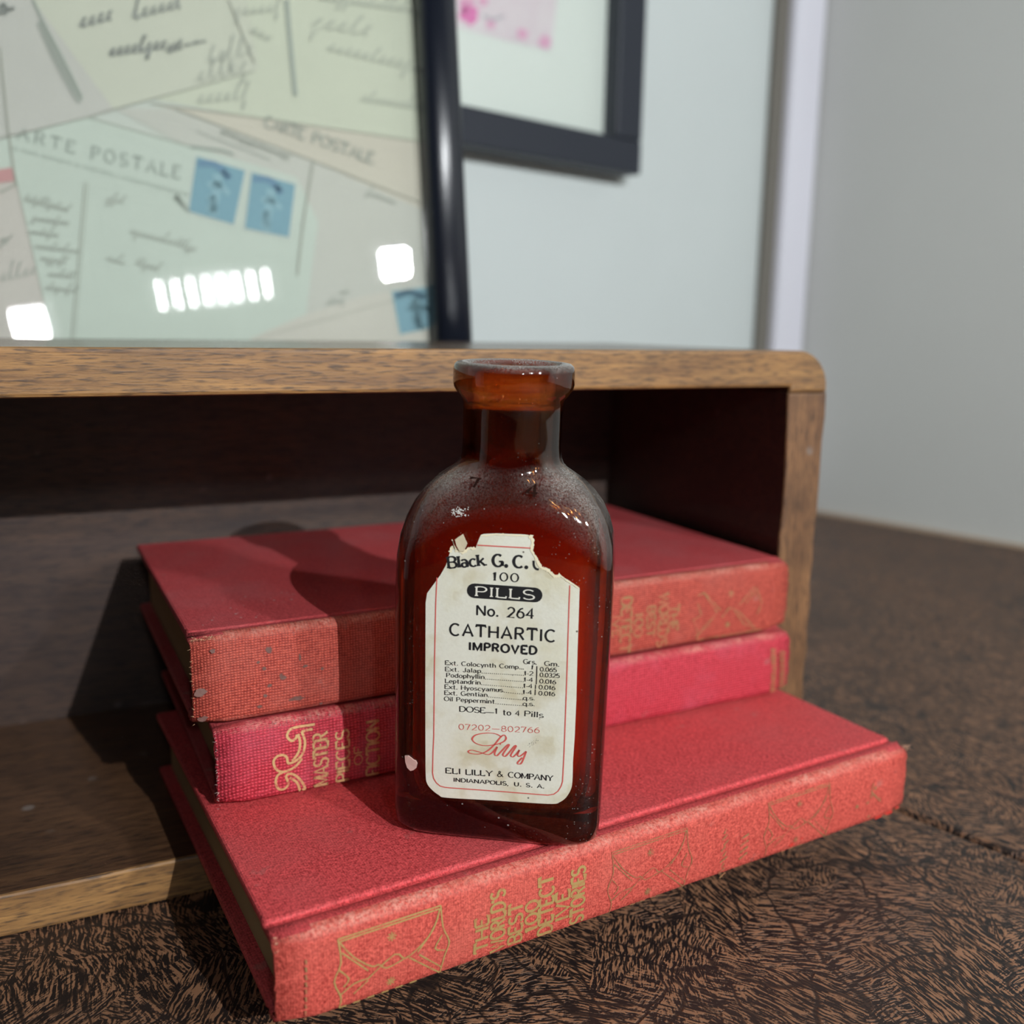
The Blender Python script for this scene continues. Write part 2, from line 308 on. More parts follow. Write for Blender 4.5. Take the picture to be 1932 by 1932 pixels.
# ------------------------------------------------------------------ stroke lettering
def arc(cx, cy, rx, ry, a0, a1, n=14):
    return [(cx+rx*math.cos(math.radians(a0+(a1-a0)*i/n)), cy+ry*math.sin(math.radians(a0+(a1-a0)*i/n))) for i in range(n+1)]
G = {
'A': (.8, [[(0, 0), (.4, 1), (.8, 0)], [(.14, .33), (.66, .33)]]),
'B': (.66, [[(.04, 0), (.04, 1)], [(.04, 1), (.35, 1)]+arc(.36, .76, .26, .24, 90, -90)+[(.04, .52)], [(.36, .52)]+arc(.37, .26, .29, .26, 90, -90)+[(.04, 0)]]),
'C': (.76, [arc(.42, .5, .42, .5, 48, 312, 20)]),
'D': (.76, [[(.04, 0), (.04, 1)], [(.04, 1), (.3, 1)]+arc(.3, .5, .46, .5, 90, -90)+[(.04, 0)]]),
'E': (.62, [[(.04, 0), (.04, 1)], [(.04, 1), (.6, 1), (.6, .86)], [(.04, .52), (.46, .52)], [(.04, 0), (.62, 0), (.62, .16)]]),
'F': (.58, [[(.04, 0), (.04, 1)], [(.04, 1), (.58, 1), (.58, .86)], [(.04, .52), (.44, .52)]]),
'G': (.82, [arc(.42, .5, .42, .5, 48, 330, 20), [(.78, .05), (.78, .42)], [(.5, .42), (.84, .42)]]),
'H': (.76, [[(.04, 0), (.04, 1)], [(.72, 0), (.72, 1)], [(.04, .5), (.72, .5)]]),
'I': (.16, [[(.08, 0), (.08, 1)]]),
'J': (.46, [[(.4, 1), (.4, .22)]+arc(.2, .22, .2, .22, 0, -170)]),
'K': (.7, [[(.04, 0), (.04, 1)], [(.66, 1), (.04, .4)], [(.26, .6), (.7, 0)]]),
'L': (.56, [[(.04, 0), (.04, 1)], [(.04, 0), (.56, 0), (.56, .18)]]),
'M': (.95, [[(.04, 0), (.04, 1)], [(.04, 1), (.475, .1), (.9, 1)], [(.9, 1), (.9, 0)]]),
'N': (.78, [[(.04, 0), (.04, 1)], [(.04, 1), (.72, 0)], [(.72, 0), (.72, 1)]]),
'O': (.86, [arc(.43, .5, .43, .5, 0, 360, 24)]),
'P': (.62, [[(.04, 0), (.04, 1)], [(.04, 1), (.34, 1)]+arc(.34, .74, .28, .26, 90, -90)+[(.04, .48)]]),
'R': (.7, [[(.04, 0), (.04, 1)], [(.04, 1), (.34, 1)]+arc(.34, .75, .28, .25, 90, -90)+[(.04, .5)], [(.34, .5), (.68, 0)]]),
'S': (.64, [arc(.32, .745, .29, .255, 30, 270, 14)+arc(.32, .25, .32, .25, 90, -155, 14)]),
'T': (.74, [[(.37, 0), (.37, 1)], [(0, .84), (0, 1), (.74, 1), (.74, .84)]]),
'U': (.74, [[(.04, 1), (.04, .33)]+arc(.37, .33, .33, .33, 180, 360)+[(.70, 1)]]),
'V': (.78, [[(0, 1), (.39, 0), (.78, 1)]]),
'W': (1.1, [[(0, 1), (.28, 0), (.55, .9), (.82, 0), (1.1, 1)]]),
'X': (.7, [[(0, 0), (.7, 1)], [(0, 1), (.7, 0)]]),
'Y': (.74, [[(0, 1), (.37, .48), (.74, 1)], [(.37, .48), (.37, 0)]]),
'&': (.8, [[(.8, 0), (.24, .68), (.2, .85), (.31, 1), (.45, .88), (.42, .72), (.1, .42), (.03, .2), (.18, .01), (.4, .03), (.6, .22), (.7, .46)]]),
'0': (.62, [arc(.31, .5, .31, .5, 0, 360, 22)]), '1': (.36, [[(.04, .8), (.2, 1), (.2, 0)]]),
'2': (.62, [arc(.31, .7, .29, .3, 165, -25)+[(.02, 0), (.62, 0)]]),
'3': (.6, [arc(.28, .75, .27, .25, 150, -90)+arc(.28, .26, .3, .26, 90, -150)]),
'4': (.64, [[(.46, 0), (.46, 1), (0, .3), (.64, .3)]]),
'5': (.6, [[(.54, 1), (.12, 1), (.07, .54)]+arc(.29, .32, .3, .32, 130, -150)]),
'6': (.6, [arc(.3, .31, .3, .31, 0, 360, 20), [(.52, .98), (.3, .9), (.1, .66), (.01, .36)]]),
'7': (.58, [[(0, .86), (0, 1), (.58, 1), (.2, 0)]]), '8': (.6, [arc(.3, .75, .25, .25, 0, 360, 18), arc(.3, .25, .3, .26, 0, 360, 18)]),
'9': (.6, [arc(.3, .69, .3, .31, 0, 360, 20), [(.59, .64), (.5, .3), (.3, .08), (.08, .02)]]),
'a': (.52, [arc(.23, .19, .21, .19, 0, 360), arc(.22, .46, .22, .2, 150, 0)+[(.45, .1), (.54, .02)]]),
'b': (.54, [[(.04, 1), (.04, 0)], arc(.28, .33, .25, .33, 0, 360, 18)]), 'c': (.5, [arc(.28, .33, .27, .33, 45, 315, 16)]),
'd': (.56, [[(.5, 1), (.5, 0)], arc(.26, .33, .25, .33, 0, 360, 18)]), 'e': (.54, [[(.03, .36), (.53, .36)]+arc(.28, .33, .26, .33, 6, 315, 16)]),
'g': (.54, [arc(.26, .36, .24, .29, 0, 360, 16), [(.5, .62), (.5, -.08)]+arc(.26, -.08, .24, .2, 0, -150)]),
'h': (.56, [[(.04, 1), (.04, 0)], arc(.28, .4, .24, .26, 180, 0)+[(.52, 0)]]),
'i': (.14, [[(.07, .66), (.07, 0)], [(.07, .92)]]), 'j': (.2, [[(.12, .66), (.12, -.15), (.0, -.27)], [(.12, .92)]]),
'k': (.56, [[(.04, 1), (.04, 0)], [(.5, .66), (.04, .26)], [(.2, .4), (.56, 0)]]), 'l': (.14, [[(.07, 1), (.07, 0)]]),
'm': (.9, [[(.04, .66), (.04, 0)], arc(.25, .42, .21, .24, 180, 0)+[(.46, 0)], arc(.67, .42, .21, .24, 180, 0)+[(.88, 0)]]),
'n': (.56, [[(.04, .66), (.04, 0)], arc(.28, .4, .24, .26, 180, 0)+[(.52, 0)]]), 'o': (.56, [arc(.28, .33, .27, .33, 0, 360, 18)]),
'p': (.54, [[(.04, .66), (.04, -.3)], arc(.28, .33, .25, .33, 0, 360, 18)]), 'q': (.54, [[(.5, .66), (.5, -.3)], arc(.26, .33, .24, .33, 0, 360, 18)]),
'r': (.42, [[(.04, .66), (.04, 0)], arc(.25, .42, .21, .24, 180, 55)]), 's': (.46, [arc(.23, .495, .2, .165, 30, 270, 10)+arc(.23, .165, .23, .165, 90, -155, 10)]),
't': (.4, [[(.17, .92), (.17, .12)]+arc(.29, .12, .12, .12, 180, 300), [(0, .66), (.38, .66)]]),
'u': (.56, [[(.04, .66), (.04, .26)]+arc(.27, .26, .23, .26, 180, 360)+[(.5, .66), (.5, 0)]]), 'v': (.52, [[(0, .66), (.26, 0), (.52, .66)]]),
'x': (.54, [[(0, .66), (.54, 0)], [(0, 0), (.54, .66)]]), 'y': (.54, [[(0, .66), (.28, .02)], [(.54, .66), (.18, -.26), (.04, -.3)]]),
'.': (.12, [[(.06, .05)]]), ',': (.12, [[(.07, .07), (.06, -.04), (0, -.16)]]), '-': (.36, [[(.02, .34), (.34, .34)]]), '_': (1.0, [[(0, .38), (1.0, .38)]]),
"'": (.12, [[(.06, 1), (.04, .78)]]), '|': (.1, [[(.05, -.3), (.05, 1.3)]]), ' ': (.34, []),
}
def ribbon(bm, pts, wfun, to3):
    """flat ribbon along 2-D pts; wfun(direction) gives the half width; to3 lifts a 2-D point onto the surface"""
    if len(pts) == 1:
        r = wfun((0, 1))*1.25
        vs = [bm.verts.new(to3(pts[0][0]+r*math.cos(k*PI/4), pts[0][1]+r*math.sin(k*PI/4))) for k in range(8)]
        bm.faces.new(vs); return
    P = [pts[0]]
    for q in pts[1:]:
        if abs(q[0]-P[-1][0])+abs(q[1]-P[-1][1]) > 1e-9: P.append(q)
    n = len(P)
    if n < 2: return
    closed = abs(P[0][0]-P[-1][0])+abs(P[0][1]-P[-1][1]) < 1e-6 and n > 3
    L = []
    for i in range(n):
        a = P[i-1] if i > 0 else (P[-2] if closed else P[0]); b = P[i+1] if i < n-1 else (P[1] if closed else P[-1])
        dx, dy = b[0]-a[0], b[1]-a[1]; l = math.hypot(dx, dy) or 1e-9; dx, dy = dx/l, dy/l
        wd = wfun((dx, dy))
        if 0 < i < n-1:
            d1 = (P[i][0]-P[i-1][0], P[i][1]-P[i-1][1]); d2 = (P[i+1][0]-P[i][0], P[i+1][1]-P[i][1])
            cs = (d1[0]*d2[0]+d1[1]*d2[1])/((math.hypot(*d1)*math.hypot(*d2)) or 1)
            wd = wd/max(.55, math.sqrt(max(0, (1+cs)/2)))
        L.append((bm.verts.new(to3(P[i][0]-dy*wd, P[i][1]+dx*wd)), bm.verts.new(to3(P[i][0]+dy*wd, P[i][1]-dx*wd))))
    for i in range(n-1):
        try: bm.faces.new((L[i][0], L[i][1], L[i+1][1], L[i+1][0]))
        except ValueError: pass
def text_width(s, gap): return sum(G[ch][0] for ch in s)+gap*(len(s)-1)
def letter(bm, s, p0, p1, height, surf, weight=.16, contrast=.5, serif=0.0, gap=.2, slant=0.0):
    """write s along the surface from 2-D p0 to p1 (baseline); height = cap height; surf(u,v)->3-D"""
    W = text_width(s, gap); bx, by = p1[0]-p0[0], p1[1]-p0[1]; bl = math.hypot(bx, by)
    ex = (bx/bl, by/bl); ey = (-ex[1], ex[0]); kx = bl/W; ky = height; x = 0
    def to3(a, b):
        a2 = a+slant*b
        return surf(p0[0]+ex[0]*a2*kx+ey[0]*b*ky, p0[1]+ex[1]*a2*kx+ey[1]*b*ky)
    asp = ky/kx
    def wf(d):
        v = abs(d[1]); h = abs(d[0])
        return .5*weight*((v*asp if v > h else v*asp)+h*contrast*1.0)/max(v+h, 1e-6) if True else 0
    for ch in s:
        wd, strokes = G[ch]
        for st in strokes:
            ribbon(bm, [(x+a, b) for a, b in st], wf, to3)
            if serif and len(st) > 1:
                for e, nb in ((st[0], st[1]), (st[-1], st[-2])):
                    dx, dy = e[0]-nb[0], e[1]-nb[1]
                    if abs(dy) > 1.1*abs(dx) and len(st) < 4 and min(abs(e[1]-t) for t in (0, 1, .66, -.3)) < .02 and abs(dy) > .2:
                        hh = .5*weight*contrast
                        yy = e[1]-hh if dy > 0 else e[1]+hh
                        ribbon(bm, [(x+e[0]-serif*asp, yy), (x+e[0]+serif*asp, yy)], lambda d: hh, to3)
        x += wd+gap
def smooth_path(P, n=6):
    out = []
    for i in range(len(P)-1):
        p0 = P[max(i-1, 0)]; p1 = P[i]; p2 = P[i+1]; p3 = P[min(i+2, len(P)-1)]
        for k in range(n):
            t = k/n
            out.append(tuple(.5*(2*p1[j]+(p2[j]-p0[j])*t+(2*p0[j]-5*p1[j]+4*p2[j]-p3[j])*t*t+(3*p1[j]-p0[j]-3*p2[j]+p3[j])*t**3) for j in (0, 1)))
    out.append(P[-1]); return out

# ------------------------------------------------------------------ room: two walls, floor, corner trim, painted gap shade
WA, WT2, WC = 0.72351, -0.6365, -0.407
t1 = Vector((math.sin(WA), -math.cos(WA), 0)); t2 = Vector((-math.cos(WA), -math.sin(WA), 0)); Z = Vector((0, 0, 1))
MR = frame_m(Vector((0, 0, 0)), t1, t2, Z)              # room frame: x off the left wall, y off the right wall
def room(o): o.matrix_world = MR; return o
TABLE_H = .75
b = bmesh.new(); box(b, WC-.1, WC, WT2-.1, 1.6, -TABLE_H, 1.75); room(struct('wall_left', b, WALL))
b = bmesh.new(); box(b, WC, 2.4, WT2-.1, WT2, -TABLE_H, 1.75); room(struct('wall_right', b, WALL_R))
b = bmesh.new(); box(b, WC-.1, 2.4, WT2-.1, 1.6, -TABLE_H-.05, -TABLE_H); room(struct('floor', b, plain('grey_floor', lin(110, 106, 100), .6)))
b = bmesh.new(); box(b, WC+.0005, WC+.011, WT2+.0005, WT2+.036, .0015, 1.74, .003); room(struct('trim_1', b, WHITE_TRIM, smooth=False))
b = bmesh.new(); box(b, WC+.0005, WC+.005, WT2+.0365, WT2+.050, .0015, 1.74, .001); room(struct('gap_shade_strip', b, GAP_SHADE))  # flush dark strip: shade of the gap beside the trim, put into its colour

# ------------------------------------------------------------------ table
table = thing('desk', 'dark brown desk with embossed leather-look top that everything stands on', 'desk', MR)
SEAM = -.2475
for y0, y1 in ((WT2+.006, SEAM-.0010), (SEAM+.0010, .24)):
    b = bmesh.new(); box(b, WC+.0003, 1.30, y0, y1, -.022, 0, .0018, 3); obj('top_panel', b, LEATHER, table)
b = bmesh.new(); box(b, WC+.0003, 1.30, WT2+.0005, WT2+.0057, -.022, .0012, .0006, 1); obj('edge_strip', b, plain('tan_edge_strip', lin(176, 152, 128), .6), table, 'tan strip along the wall')
b = bmesh.new(); box(b, WC+.03, 1.27, WT2+.03, .21, -.10, -.0225); obj('apron', b, WOOD_DARK, table)
for lx in (WC+.03, 1.22):
    for ly in (WT2+.03, .16):
        b = bmesh.new(); box(b, lx, lx+.05, ly, ly+.05, -TABLE_H, -.1002, .003); obj('leg', b, WOOD_DARK, table)

# ------------------------------------------------------------------ open wooden box
BA = 0.4404; BO = Vector((0.09126, 0.27944, .0002)); BD, BZ, TT, TS, TB, BW = .1056, .12644, .0102, .0135, .0098, .37
MB = yaw_m(BO, BA)
wbox = thing('wooden_box', 'open-fronted worn wooden desk box with a rounded upper corner, holding the red books', 'box', MB)
def rail(bm, x0, x1, y0, y1, z0, z1, n, axis, seed, amp):
    """a board cut into short lengths so that its front arrises can be a little nicked"""
    r = random.Random(seed); pr = []
    for i in range(n+1):
        t = i/n
        j = [r.uniform(-amp, amp) for _ in range(3)]
        if axis == 0: c = [(x0+(x1-x0)*t, y0, z0+j[0]), (x0+(x1-x0)*t, y0, z1+j[1]*.6), (x0+(x1-x0)*t, y1, z1), (x0+(x1-x0)*t, y1, z0)]
        else: c = [(x0+j[0], y0, z0+(z1-z0)*t), (x1+j[1], y0, z0+(z1-z0)*t), (x1, y1, z0+(z1-z0)*t), (x0, y1, z0+(z1-z0)*t)]
        pr.append([bm.verts.new(q) for q in c])
    for i in range(n):
        for k in range(4):
            f = bm.faces.new((pr[i][k], pr[i][(k+1) % 4], pr[i+1][(k+1) % 4], pr[i+1][k])); f.material_index = 0 if k == 0 else 1
    bm.faces.new(pr[0]).material_index = 1; bm.faces.new(pr[-1][::-1]).material_index = 1
    bmesh.ops.recalc_face_normals(bm, faces=bm.faces)
    es = [e for e in bm.edges if len({f.material_index for f in e.link_faces}) == 2 and all(abs(v.co.y-y0) < 1e-5 for v in e.verts)]
    bmesh.ops.bevel(bm, geom=es, offset=.0007, segments=2, profile=.5, affect='EDGES')
# top board: runs to the right-hand end and turns down over a rounded corner
b = bmesh.new()
R = .0108; prof = [(-BW, BZ), (-R, BZ)]+[(-R+R*math.sin(a), BZ-R+R*math.cos(a)) for a in [PI/2*i/10 for i in range(1, 11)]]+[(0, BZ-.0118), (-TS, BZ-.0118), (-TS, BZ-TT), (-BW, BZ-TT)]
fs = prism(b, [(x, z) for x, z in prof], 1, 0, BD)
bmesh.ops.recalc_face_normals(b, faces=b.faces)
for f in b.faces: f.material_index = 0 if f.normal.y < -.9 else (2 if f.normal.z > .9 else 1)
es = [e for e in b.edges if all(abs(v.co.y) < 1e-6 for v in e.verts)]
bmesh.ops.bevel(b, geom=es, offset=.0009, segments=2, profile=.5, affect='EDGES')
obj('top_board', b, [WOOD_EDGE, WOOD_DARK, WOOD_TOP], wbox, 'worn top board with rounded right corner', recalc=False)
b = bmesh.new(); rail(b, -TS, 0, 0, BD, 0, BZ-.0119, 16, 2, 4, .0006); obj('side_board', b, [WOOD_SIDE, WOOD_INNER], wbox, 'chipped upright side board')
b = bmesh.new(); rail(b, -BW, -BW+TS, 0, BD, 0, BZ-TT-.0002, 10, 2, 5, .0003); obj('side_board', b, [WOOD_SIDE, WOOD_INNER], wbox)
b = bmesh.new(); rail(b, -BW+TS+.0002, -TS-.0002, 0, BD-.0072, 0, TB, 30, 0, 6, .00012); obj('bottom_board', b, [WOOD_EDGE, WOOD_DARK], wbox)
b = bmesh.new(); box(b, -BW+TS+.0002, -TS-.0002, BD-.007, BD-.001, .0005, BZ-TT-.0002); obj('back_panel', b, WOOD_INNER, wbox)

# ------------------------------------------------------------------ books
def book(name, label, x, y, yaw, z0, L, H, W, m_spine, m_cover, groove, bulge, sink=0.0):
    M = yaw_m(Vector((x, y, z0)), yaw)
    t = thing(name, label, 'book', M, 'old red clothbound books stacked in the wooden box')
    th = .0021; ins = .0028
    def sp(zz): return -bulge*(1-((zz-H/2)/(H/2))**2)**.8 if abs(zz-H/2) < H/2 else 0
    # spine shell: back of the book plus the joints at either cover
    N = 14; out = []
    j = groove
    gd = .0008 if z0 < .02 else .0003
    top = [(j+.003, H-.0002), (j+.0016, H-.0003), (j+.0008, H-gd), (j, H-gd-.0002), (j-.0009, H-gd+.0001), (j-.0018, H-.0001), (.0022, H), (.0009, H-.0003)]
    outer = [(j+.003, .0002), (j+.0016, .0003), (j+.0008, gd), (j, gd+.0002), (j-.0009, gd-.0001), (j-.0018, .0001), (.0022, 0), (.0009, .0003)]
    curve = [(sp(.0012+(H-.0024)*i/N), .0012+(H-.0024)*i/N) for i in range(N+1)]
    outer = outer+curve+top[::-1]
    inner = [(yy+(th if .002 > yy else 0), min(max(zz, th), H-th)) for yy, zz in outer]
    inner = [(max(yy, th*.5), zz) for yy, zz in inner]
    b = bmesh.new(); NX = 24; rings = []
    r = random.Random(int(L*1e6))
    for i in range(NX+1):
        fx = i/NX; xx = L*fx
        endk = math.exp(-min(fx, 1-fx)*L/.0022)
        jx = r.uniform(-.0001, .0001)
        rings.append(([b.verts.new((xx+(r.uniform(-.0003, .0003) if i in (0, NX) else 0), yy+endk*.0011*(1 if yy < .003 else 0), zz+(endk*.0007*(-1 if zz > H/2 else 1) if yy < .004 else 0)+jx*.3)) for yy, zz in outer],
                      [b.verts.new((xx, yy, zz)) for yy, zz in inner]))
    n = len(outer)
    for i in range(NX):
        (o1, i1), (o2, i2) = rings[i], rings[i+1]
        for k in range(n-1):
            b.faces.new((o1[k], o1[k+1], o2[k+1], o2[k])); b.faces.new((i1[k], i2[k], i2[k+1], i1[k+1]))
        for k in (0, n-1): b.faces.new((o1[k], o2[k], i2[k], i1[k]))
    for (o1, i1) in (rings[0], rings[-1]):
        for k in range(n-1): b.faces.new((o1[k], i1[k], i1[k+1], o1[k+1]))
    bmesh.ops.recalc_face_normals(b, faces=b.faces)
    for f in b.faces:
        if f.calc_center_median().y > .0019: f.material_index = 1
    spine = obj('spine', b, [m_spine, m_cover], t, smooth=True, recalc=False)
    for nm, za, zb in (('front_cover', H-th-.0001, H-.0001), ('back_cover', .0001, th+.0001)):
        b = bmesh.new(); box(b, 0, L, j+.0005, W, za, zb, .0006, 2); obj(nm, b, m_cover, t)
    b = bmesh.new(); box(b, ins, L-ins, .0032, W-ins, th+.0003, H-th-.0003); obj('page_block', b, PAGES, t, 'browned page edges')
    def surf(u, v): return Vector((u, sp(v)-.00011, v))
    return t, spine, M, surf
ZC = .01022
HC, HB, HA = .01784, .01847, .02029
bC, spC, MC, sfC = book('red_book', 'bottom red book of the stack, thin, with gilt curtain motifs, carrying the amber bottle', -.03942, .14556, .52505, ZC, .16428, HC, .112, RED_C, RED_C_TOP, .0060, .0007)
bB, spB, MB2, sfB = book('red_book', 'crimson linen book in the middle of the stack with a pale gilt scroll', -.06238, .18944, .47937, ZC+HC+.0003, .16214, HB, .0885, RED_B, RED_A_TOP, .0046, .0008)
bA, spA, MA, sfA = book('red_book', 'topmost red book of the stack, dusty faded cover and rubbed grey-spotted spine', -.06651, .18901, .4812, ZC+HC+HB+.0006, .16554, HA, .0955, RED_A, RED_A_TOP, .0042, .0006)
def on(M, px, py):                                     # photo pixel -> (along spine, up spine)
    q = hitl(M, 1, 0.0, px, py); return (q.x, q.z)
def clampz(p, H): return (p[0], min(max(p[1], .0012), H-.0012))
# lettering up the spine of the bottom book
def C5(x, y): return (480+x*.33126, 1560+y*.33126)
def C6(x, y): return (1060+x*.3623, 1340+y*.3623)
b = bmesh.new()
for s, xr, xl, yb, yt in (('THE', 1322, 1248, 690, 492), ("WORLD'S", 1415, 1338, 730, 345), ('BEST', 1515, 1440, 640, 412), ('100', 1605, 1533, 575, 400), ('DETECT', 1690, 1612, 640, 262), ('IVE', 1780, 1706, 505, 345), ('STORIES', 1868, 1795, 575, 215)):
    p0 = on(MC, *C5(xr, yb)); p1 = on(MC, *C5(xr, yt)); h = abs(on(MC, *C5(xl, yb))[0]-p0[0])
    xm = (p0[0]+p1[0])/2
    letter(b, s, clampz((xm, max(p0[1], .0016)), HC), clampz((xm, p1[1]), HC), h, sfC, .2, .8, 0, .18)
obj('gilt_lettering', b, GOLD, spC, 'gilt title lettering')
b = bmesh.new()
for s, xr, xl, yb, yt in (('EUGENE', 853, 818, 860, 600), ('VOL', 958, 918, 755, 640)):
    p0 = on(MC, *C6(xr, yb)); p1 = on(MC, *C6(xr, yt)); h = abs(on(MC, *C6(xl, yb))[0]-p0[0]); xm = (p0[0]+p1[0])/2
    if s == 'VOL':
        for k in range(4): ribbon(b, [(xm-h, p0[1]+(p1[1]-p0[1])*k/3.3), (xm, p0[1]+(p1[1]-p0[1])*(k+.7)/3.6)], lambda d: .00025, sfC)
    else:
        for k in range(9): ribbon(b, [(xm-h*(1 if k % 2 else .7), p0[1]+(p1[1]-p0[1])*k/9), (xm-h*.2*(k % 3), p0[1]+(p1[1]-p0[1])*(k+.75)/9)], lambda d: .00022, sfC)
for x, y in ((1525, 495), (1580, 475), (1590, 550), (1620, 400), (1600, 440), (1640, 455)):
    p = on(MC, *C6(x, y)); ribbon(b, [p], lambda d: .00042, sfC)
ribbon(b, [on(MC, *C6(1612, 372)), on(MC, *C6(1600, 420)), on(MC, *C6(1650, 470))], lambda d: .00022, sfC)
obj('gilt_small_marks', b, GOLD_DULL, spC, 'rubbed small gilt marks')['kind'] = 'stuff'
# curtain motif, drawn once in spine coordinates
motif = [[(470, 632), (1055, 440)], [(478, 645), (1050, 457)], [(1055, 440), (1065, 560), (1100, 640), (1075, 720), (1052, 840)], [(470, 632), (485, 760), (447, 870), (487, 960), (480, 1045)],
         [(1050, 455), (1010, 570), (940, 660), (850, 735), (790, 712), (640, 850)], [(1040, 500), (990, 600), (920, 700)], [(480, 650), (560, 730), (660, 780), (700, 770), (745, 790), (840, 740)],
         [(490, 705), (640, 805)], [(470, 800), (530, 850), (500, 900)], [(870, 730), (1050, 850)], [(930, 715), (1060, 790)], [(1060, 600), (1020, 680), (1075, 690)], [(560, 940), (640, 860)], [(480, 950), (560, 880), (640, 850)]]
dash = [[(480+80*k, 1045-27.5*k), (520+80*k, 1031-27.5*k)] for k in range(6)]
def star(bm, c, r, surf, wd):
    for k in range(4):
        a = k*PI/4; ribbon(bm, [(c[0]-r*math.cos(a), c[1]-r*math.sin(a)), (c[0]+r*math.cos(a), c[1]+r*math.sin(a))], lambda d: wd, surf)
mo = [[on(MC, *C5(*q)) for q in st] for st in motif]; md = [[on(MC, *C5(*q)) for q in st] for st in dash]
stars = [on(MC, *C5(775, 612)), on(MC, *C5(770, 868))]
m0 = on(MC, *C5(470, 632))[0]
for k, (px, py) in enumerate(((None, None), (1152, 1602), (1447, 1511))):
    off = 0 if px is None else on(MC, px, py)[0]-m0
    b = bmesh.new()
    for st in mo+(md if k == 0 else md[2:5]): ribbon(b, smooth_path([clampz((x+off, z), HC) for x, z in st], 3), lambda d: .00012+.00004*(k == 0), sfC)
    for q in stars: star(b, clampz((q[0]+off, q[1]), HC), .0009, sfC, .00013)
    obj('gilt_curtain_motif', b, GOLD if k == 0 else GOLD_DULL, spC)
b = bmesh.new()
for k in range(9):
    p = on(MC, *C5(285, 745+42*k)); q = on(MC, *C5(290, 772+42*k)); ribbon(b, [clampz(p, HC), clampz(q, HC)], lambda d: .00018, sfC)
obj('gilt_border', b, GOLD_DULL, spC, 'rubbed gilt line at the spine end')
# top book: same design upside down, rubbed
def C7(x, y): return (1120+x*.22774, 1000+y*.22774)
b = bmesh.new()
for s, xl, xr, yt, yb in (('THE', 612, 690, 622, 832), ("WORLD'S", 527, 605, 530, 975), ('BEST', 430, 495, 630, 885), ('100', 325, 395, 682, 882), ('DETECT', 215, 300, 560, 1022), ('IVE', 145, 205, 712, 880)):
    p0 = on(MA, *C7(xl, yt)); p1 = on(MA, *C7(xl, yb)); h = abs(on(MA, *C7(xr, yt))[0]-p0[0]); xm = (p0[0]+p1[0])/2
    letter(b, s, clampz((xm, p0[1]), HA), clampz((xm, p1[1]), HA), h, sfA, .24, .9, 0, .14)
obj('gilt_lettering', b, GOLD_DULL, spA, 'rubbed gilt title lettering')
b = bmesh.new()
m7 = [[(850, 540), (905, 515), (1010, 680), (960, 750)], [(905, 515), (1040, 660)], [(850, 600), (880, 700), (815, 740), (850, 830), (850, 930)], [(850, 930), (1000, 900)], [(840, 880), (960, 770)], [(870, 840), (1010, 680)], [(1050, 720), (1110, 640), (1180, 660), (1330, 810)], [(1140, 640), (1240, 780), (1330, 800)], [(1190, 620), (1320, 470), (1340, 560)], [(1250, 600), (1340, 480), (1380, 600), (1340, 700)], [(900, 905), (1380, 830)]]
for st in m7: ribbon(b, [clampz(on(MA, *C7(*q)), HA) for q in st], lambda d: .00022, sfA)
star(b, on(MA, *C7(1125, 525)), .001, sfA, .0003); star(b, on(MA, *C7(1098, 780)), .0008, sfA, .00025)
obj('gilt_curtain_motif', b, GOLD_DULL, spA)
# grey rubbed spots on the left of the top spine
def C4(x, y): return (340+x*.22774, 1180+y*.22774)
def blob(bm, c, rx, rz, surf, seed):
    r = random.Random(seed); n = 14
    vs = [bm.verts.new(surf(c[0]+rx*math.cos(2*PI*i/n)*r.uniform(.6, 1.15), c[1]+rz*math.sin(2*PI*i/n)*r.uniform(.6, 1.15))) for i in range(n)]
    bm.faces.new(vs)
b = bmesh.new()
for i, (x, y, rx, rz) in enumerate(((165, 545, .0017, .0013), (185, 770, .0016, .0009), (960, 600, .0022, .0008), (850, 425, .0010, .0007), (830, 405, .0006, .0006), (640, 300, .0005, .0005), (690, 350, .0006, .0006), (735, 490, .0008, .0006), (700, 575, .0008, .0006), (655, 665, .0008, .0005), (730, 195, .0009, .0010), (1030, 330, .0008, .0005), (985, 260, .0004, .0012), (265, 205, .0008, .0007), (1170, 350, .0006, .0005), (1165, 670, .0005, .0004))):
    q = clampz(on(MA, *C4(x, y)), HA); blob(b, q, rx*.8, rz*.8, lambda u, v: sfA(u, min(max(v, .0006), HA-.0006)), i)
obj('rubbed_spot', b, stain_print('rubbed_grey_cloth', lin(118, 90, 82), lin(104, 66, 58), 900), spA, 'grey rubbed patches')
# middle book: scroll ornament and title
b = bmesh.new()
sc = [[(1110, 812), (1050, 822), (960, 835), (900, 860), (880, 910), (915, 945), (950, 925), (960, 895)], [(1000, 870), (1025, 950), (1010, 1040), (960, 1100), (890, 1130), (875, 1080), (840, 1060), (790, 1075), (765, 1120), (790, 1180), (850, 1200), (940, 1160), (1000, 1090)],
      [(970, 890), (985, 960), (970, 1040), (920, 1110)], [(850, 1200), (800, 1230), (785, 1290), (810, 1345), (860, 1345), (890, 1300), (870, 1240), (900, 1215), (960, 1240), (1010, 1300), (1030, 1370), (1010, 1410)], [(900, 1250), (960, 1290), (985, 1350), (985, 1410)], [(1090, 850), (1050, 858), (1000, 870)]]
for st in sc: ribbon(b, smooth_path([clampz(on(MB2, *C4(*q)), HB) for q in st], 4), lambda d: .00028, sfB)
obj('gilt_scroll', b, GOLD_PALE, spB, 'pale gilt scroll ornament')
b = bmesh.new()
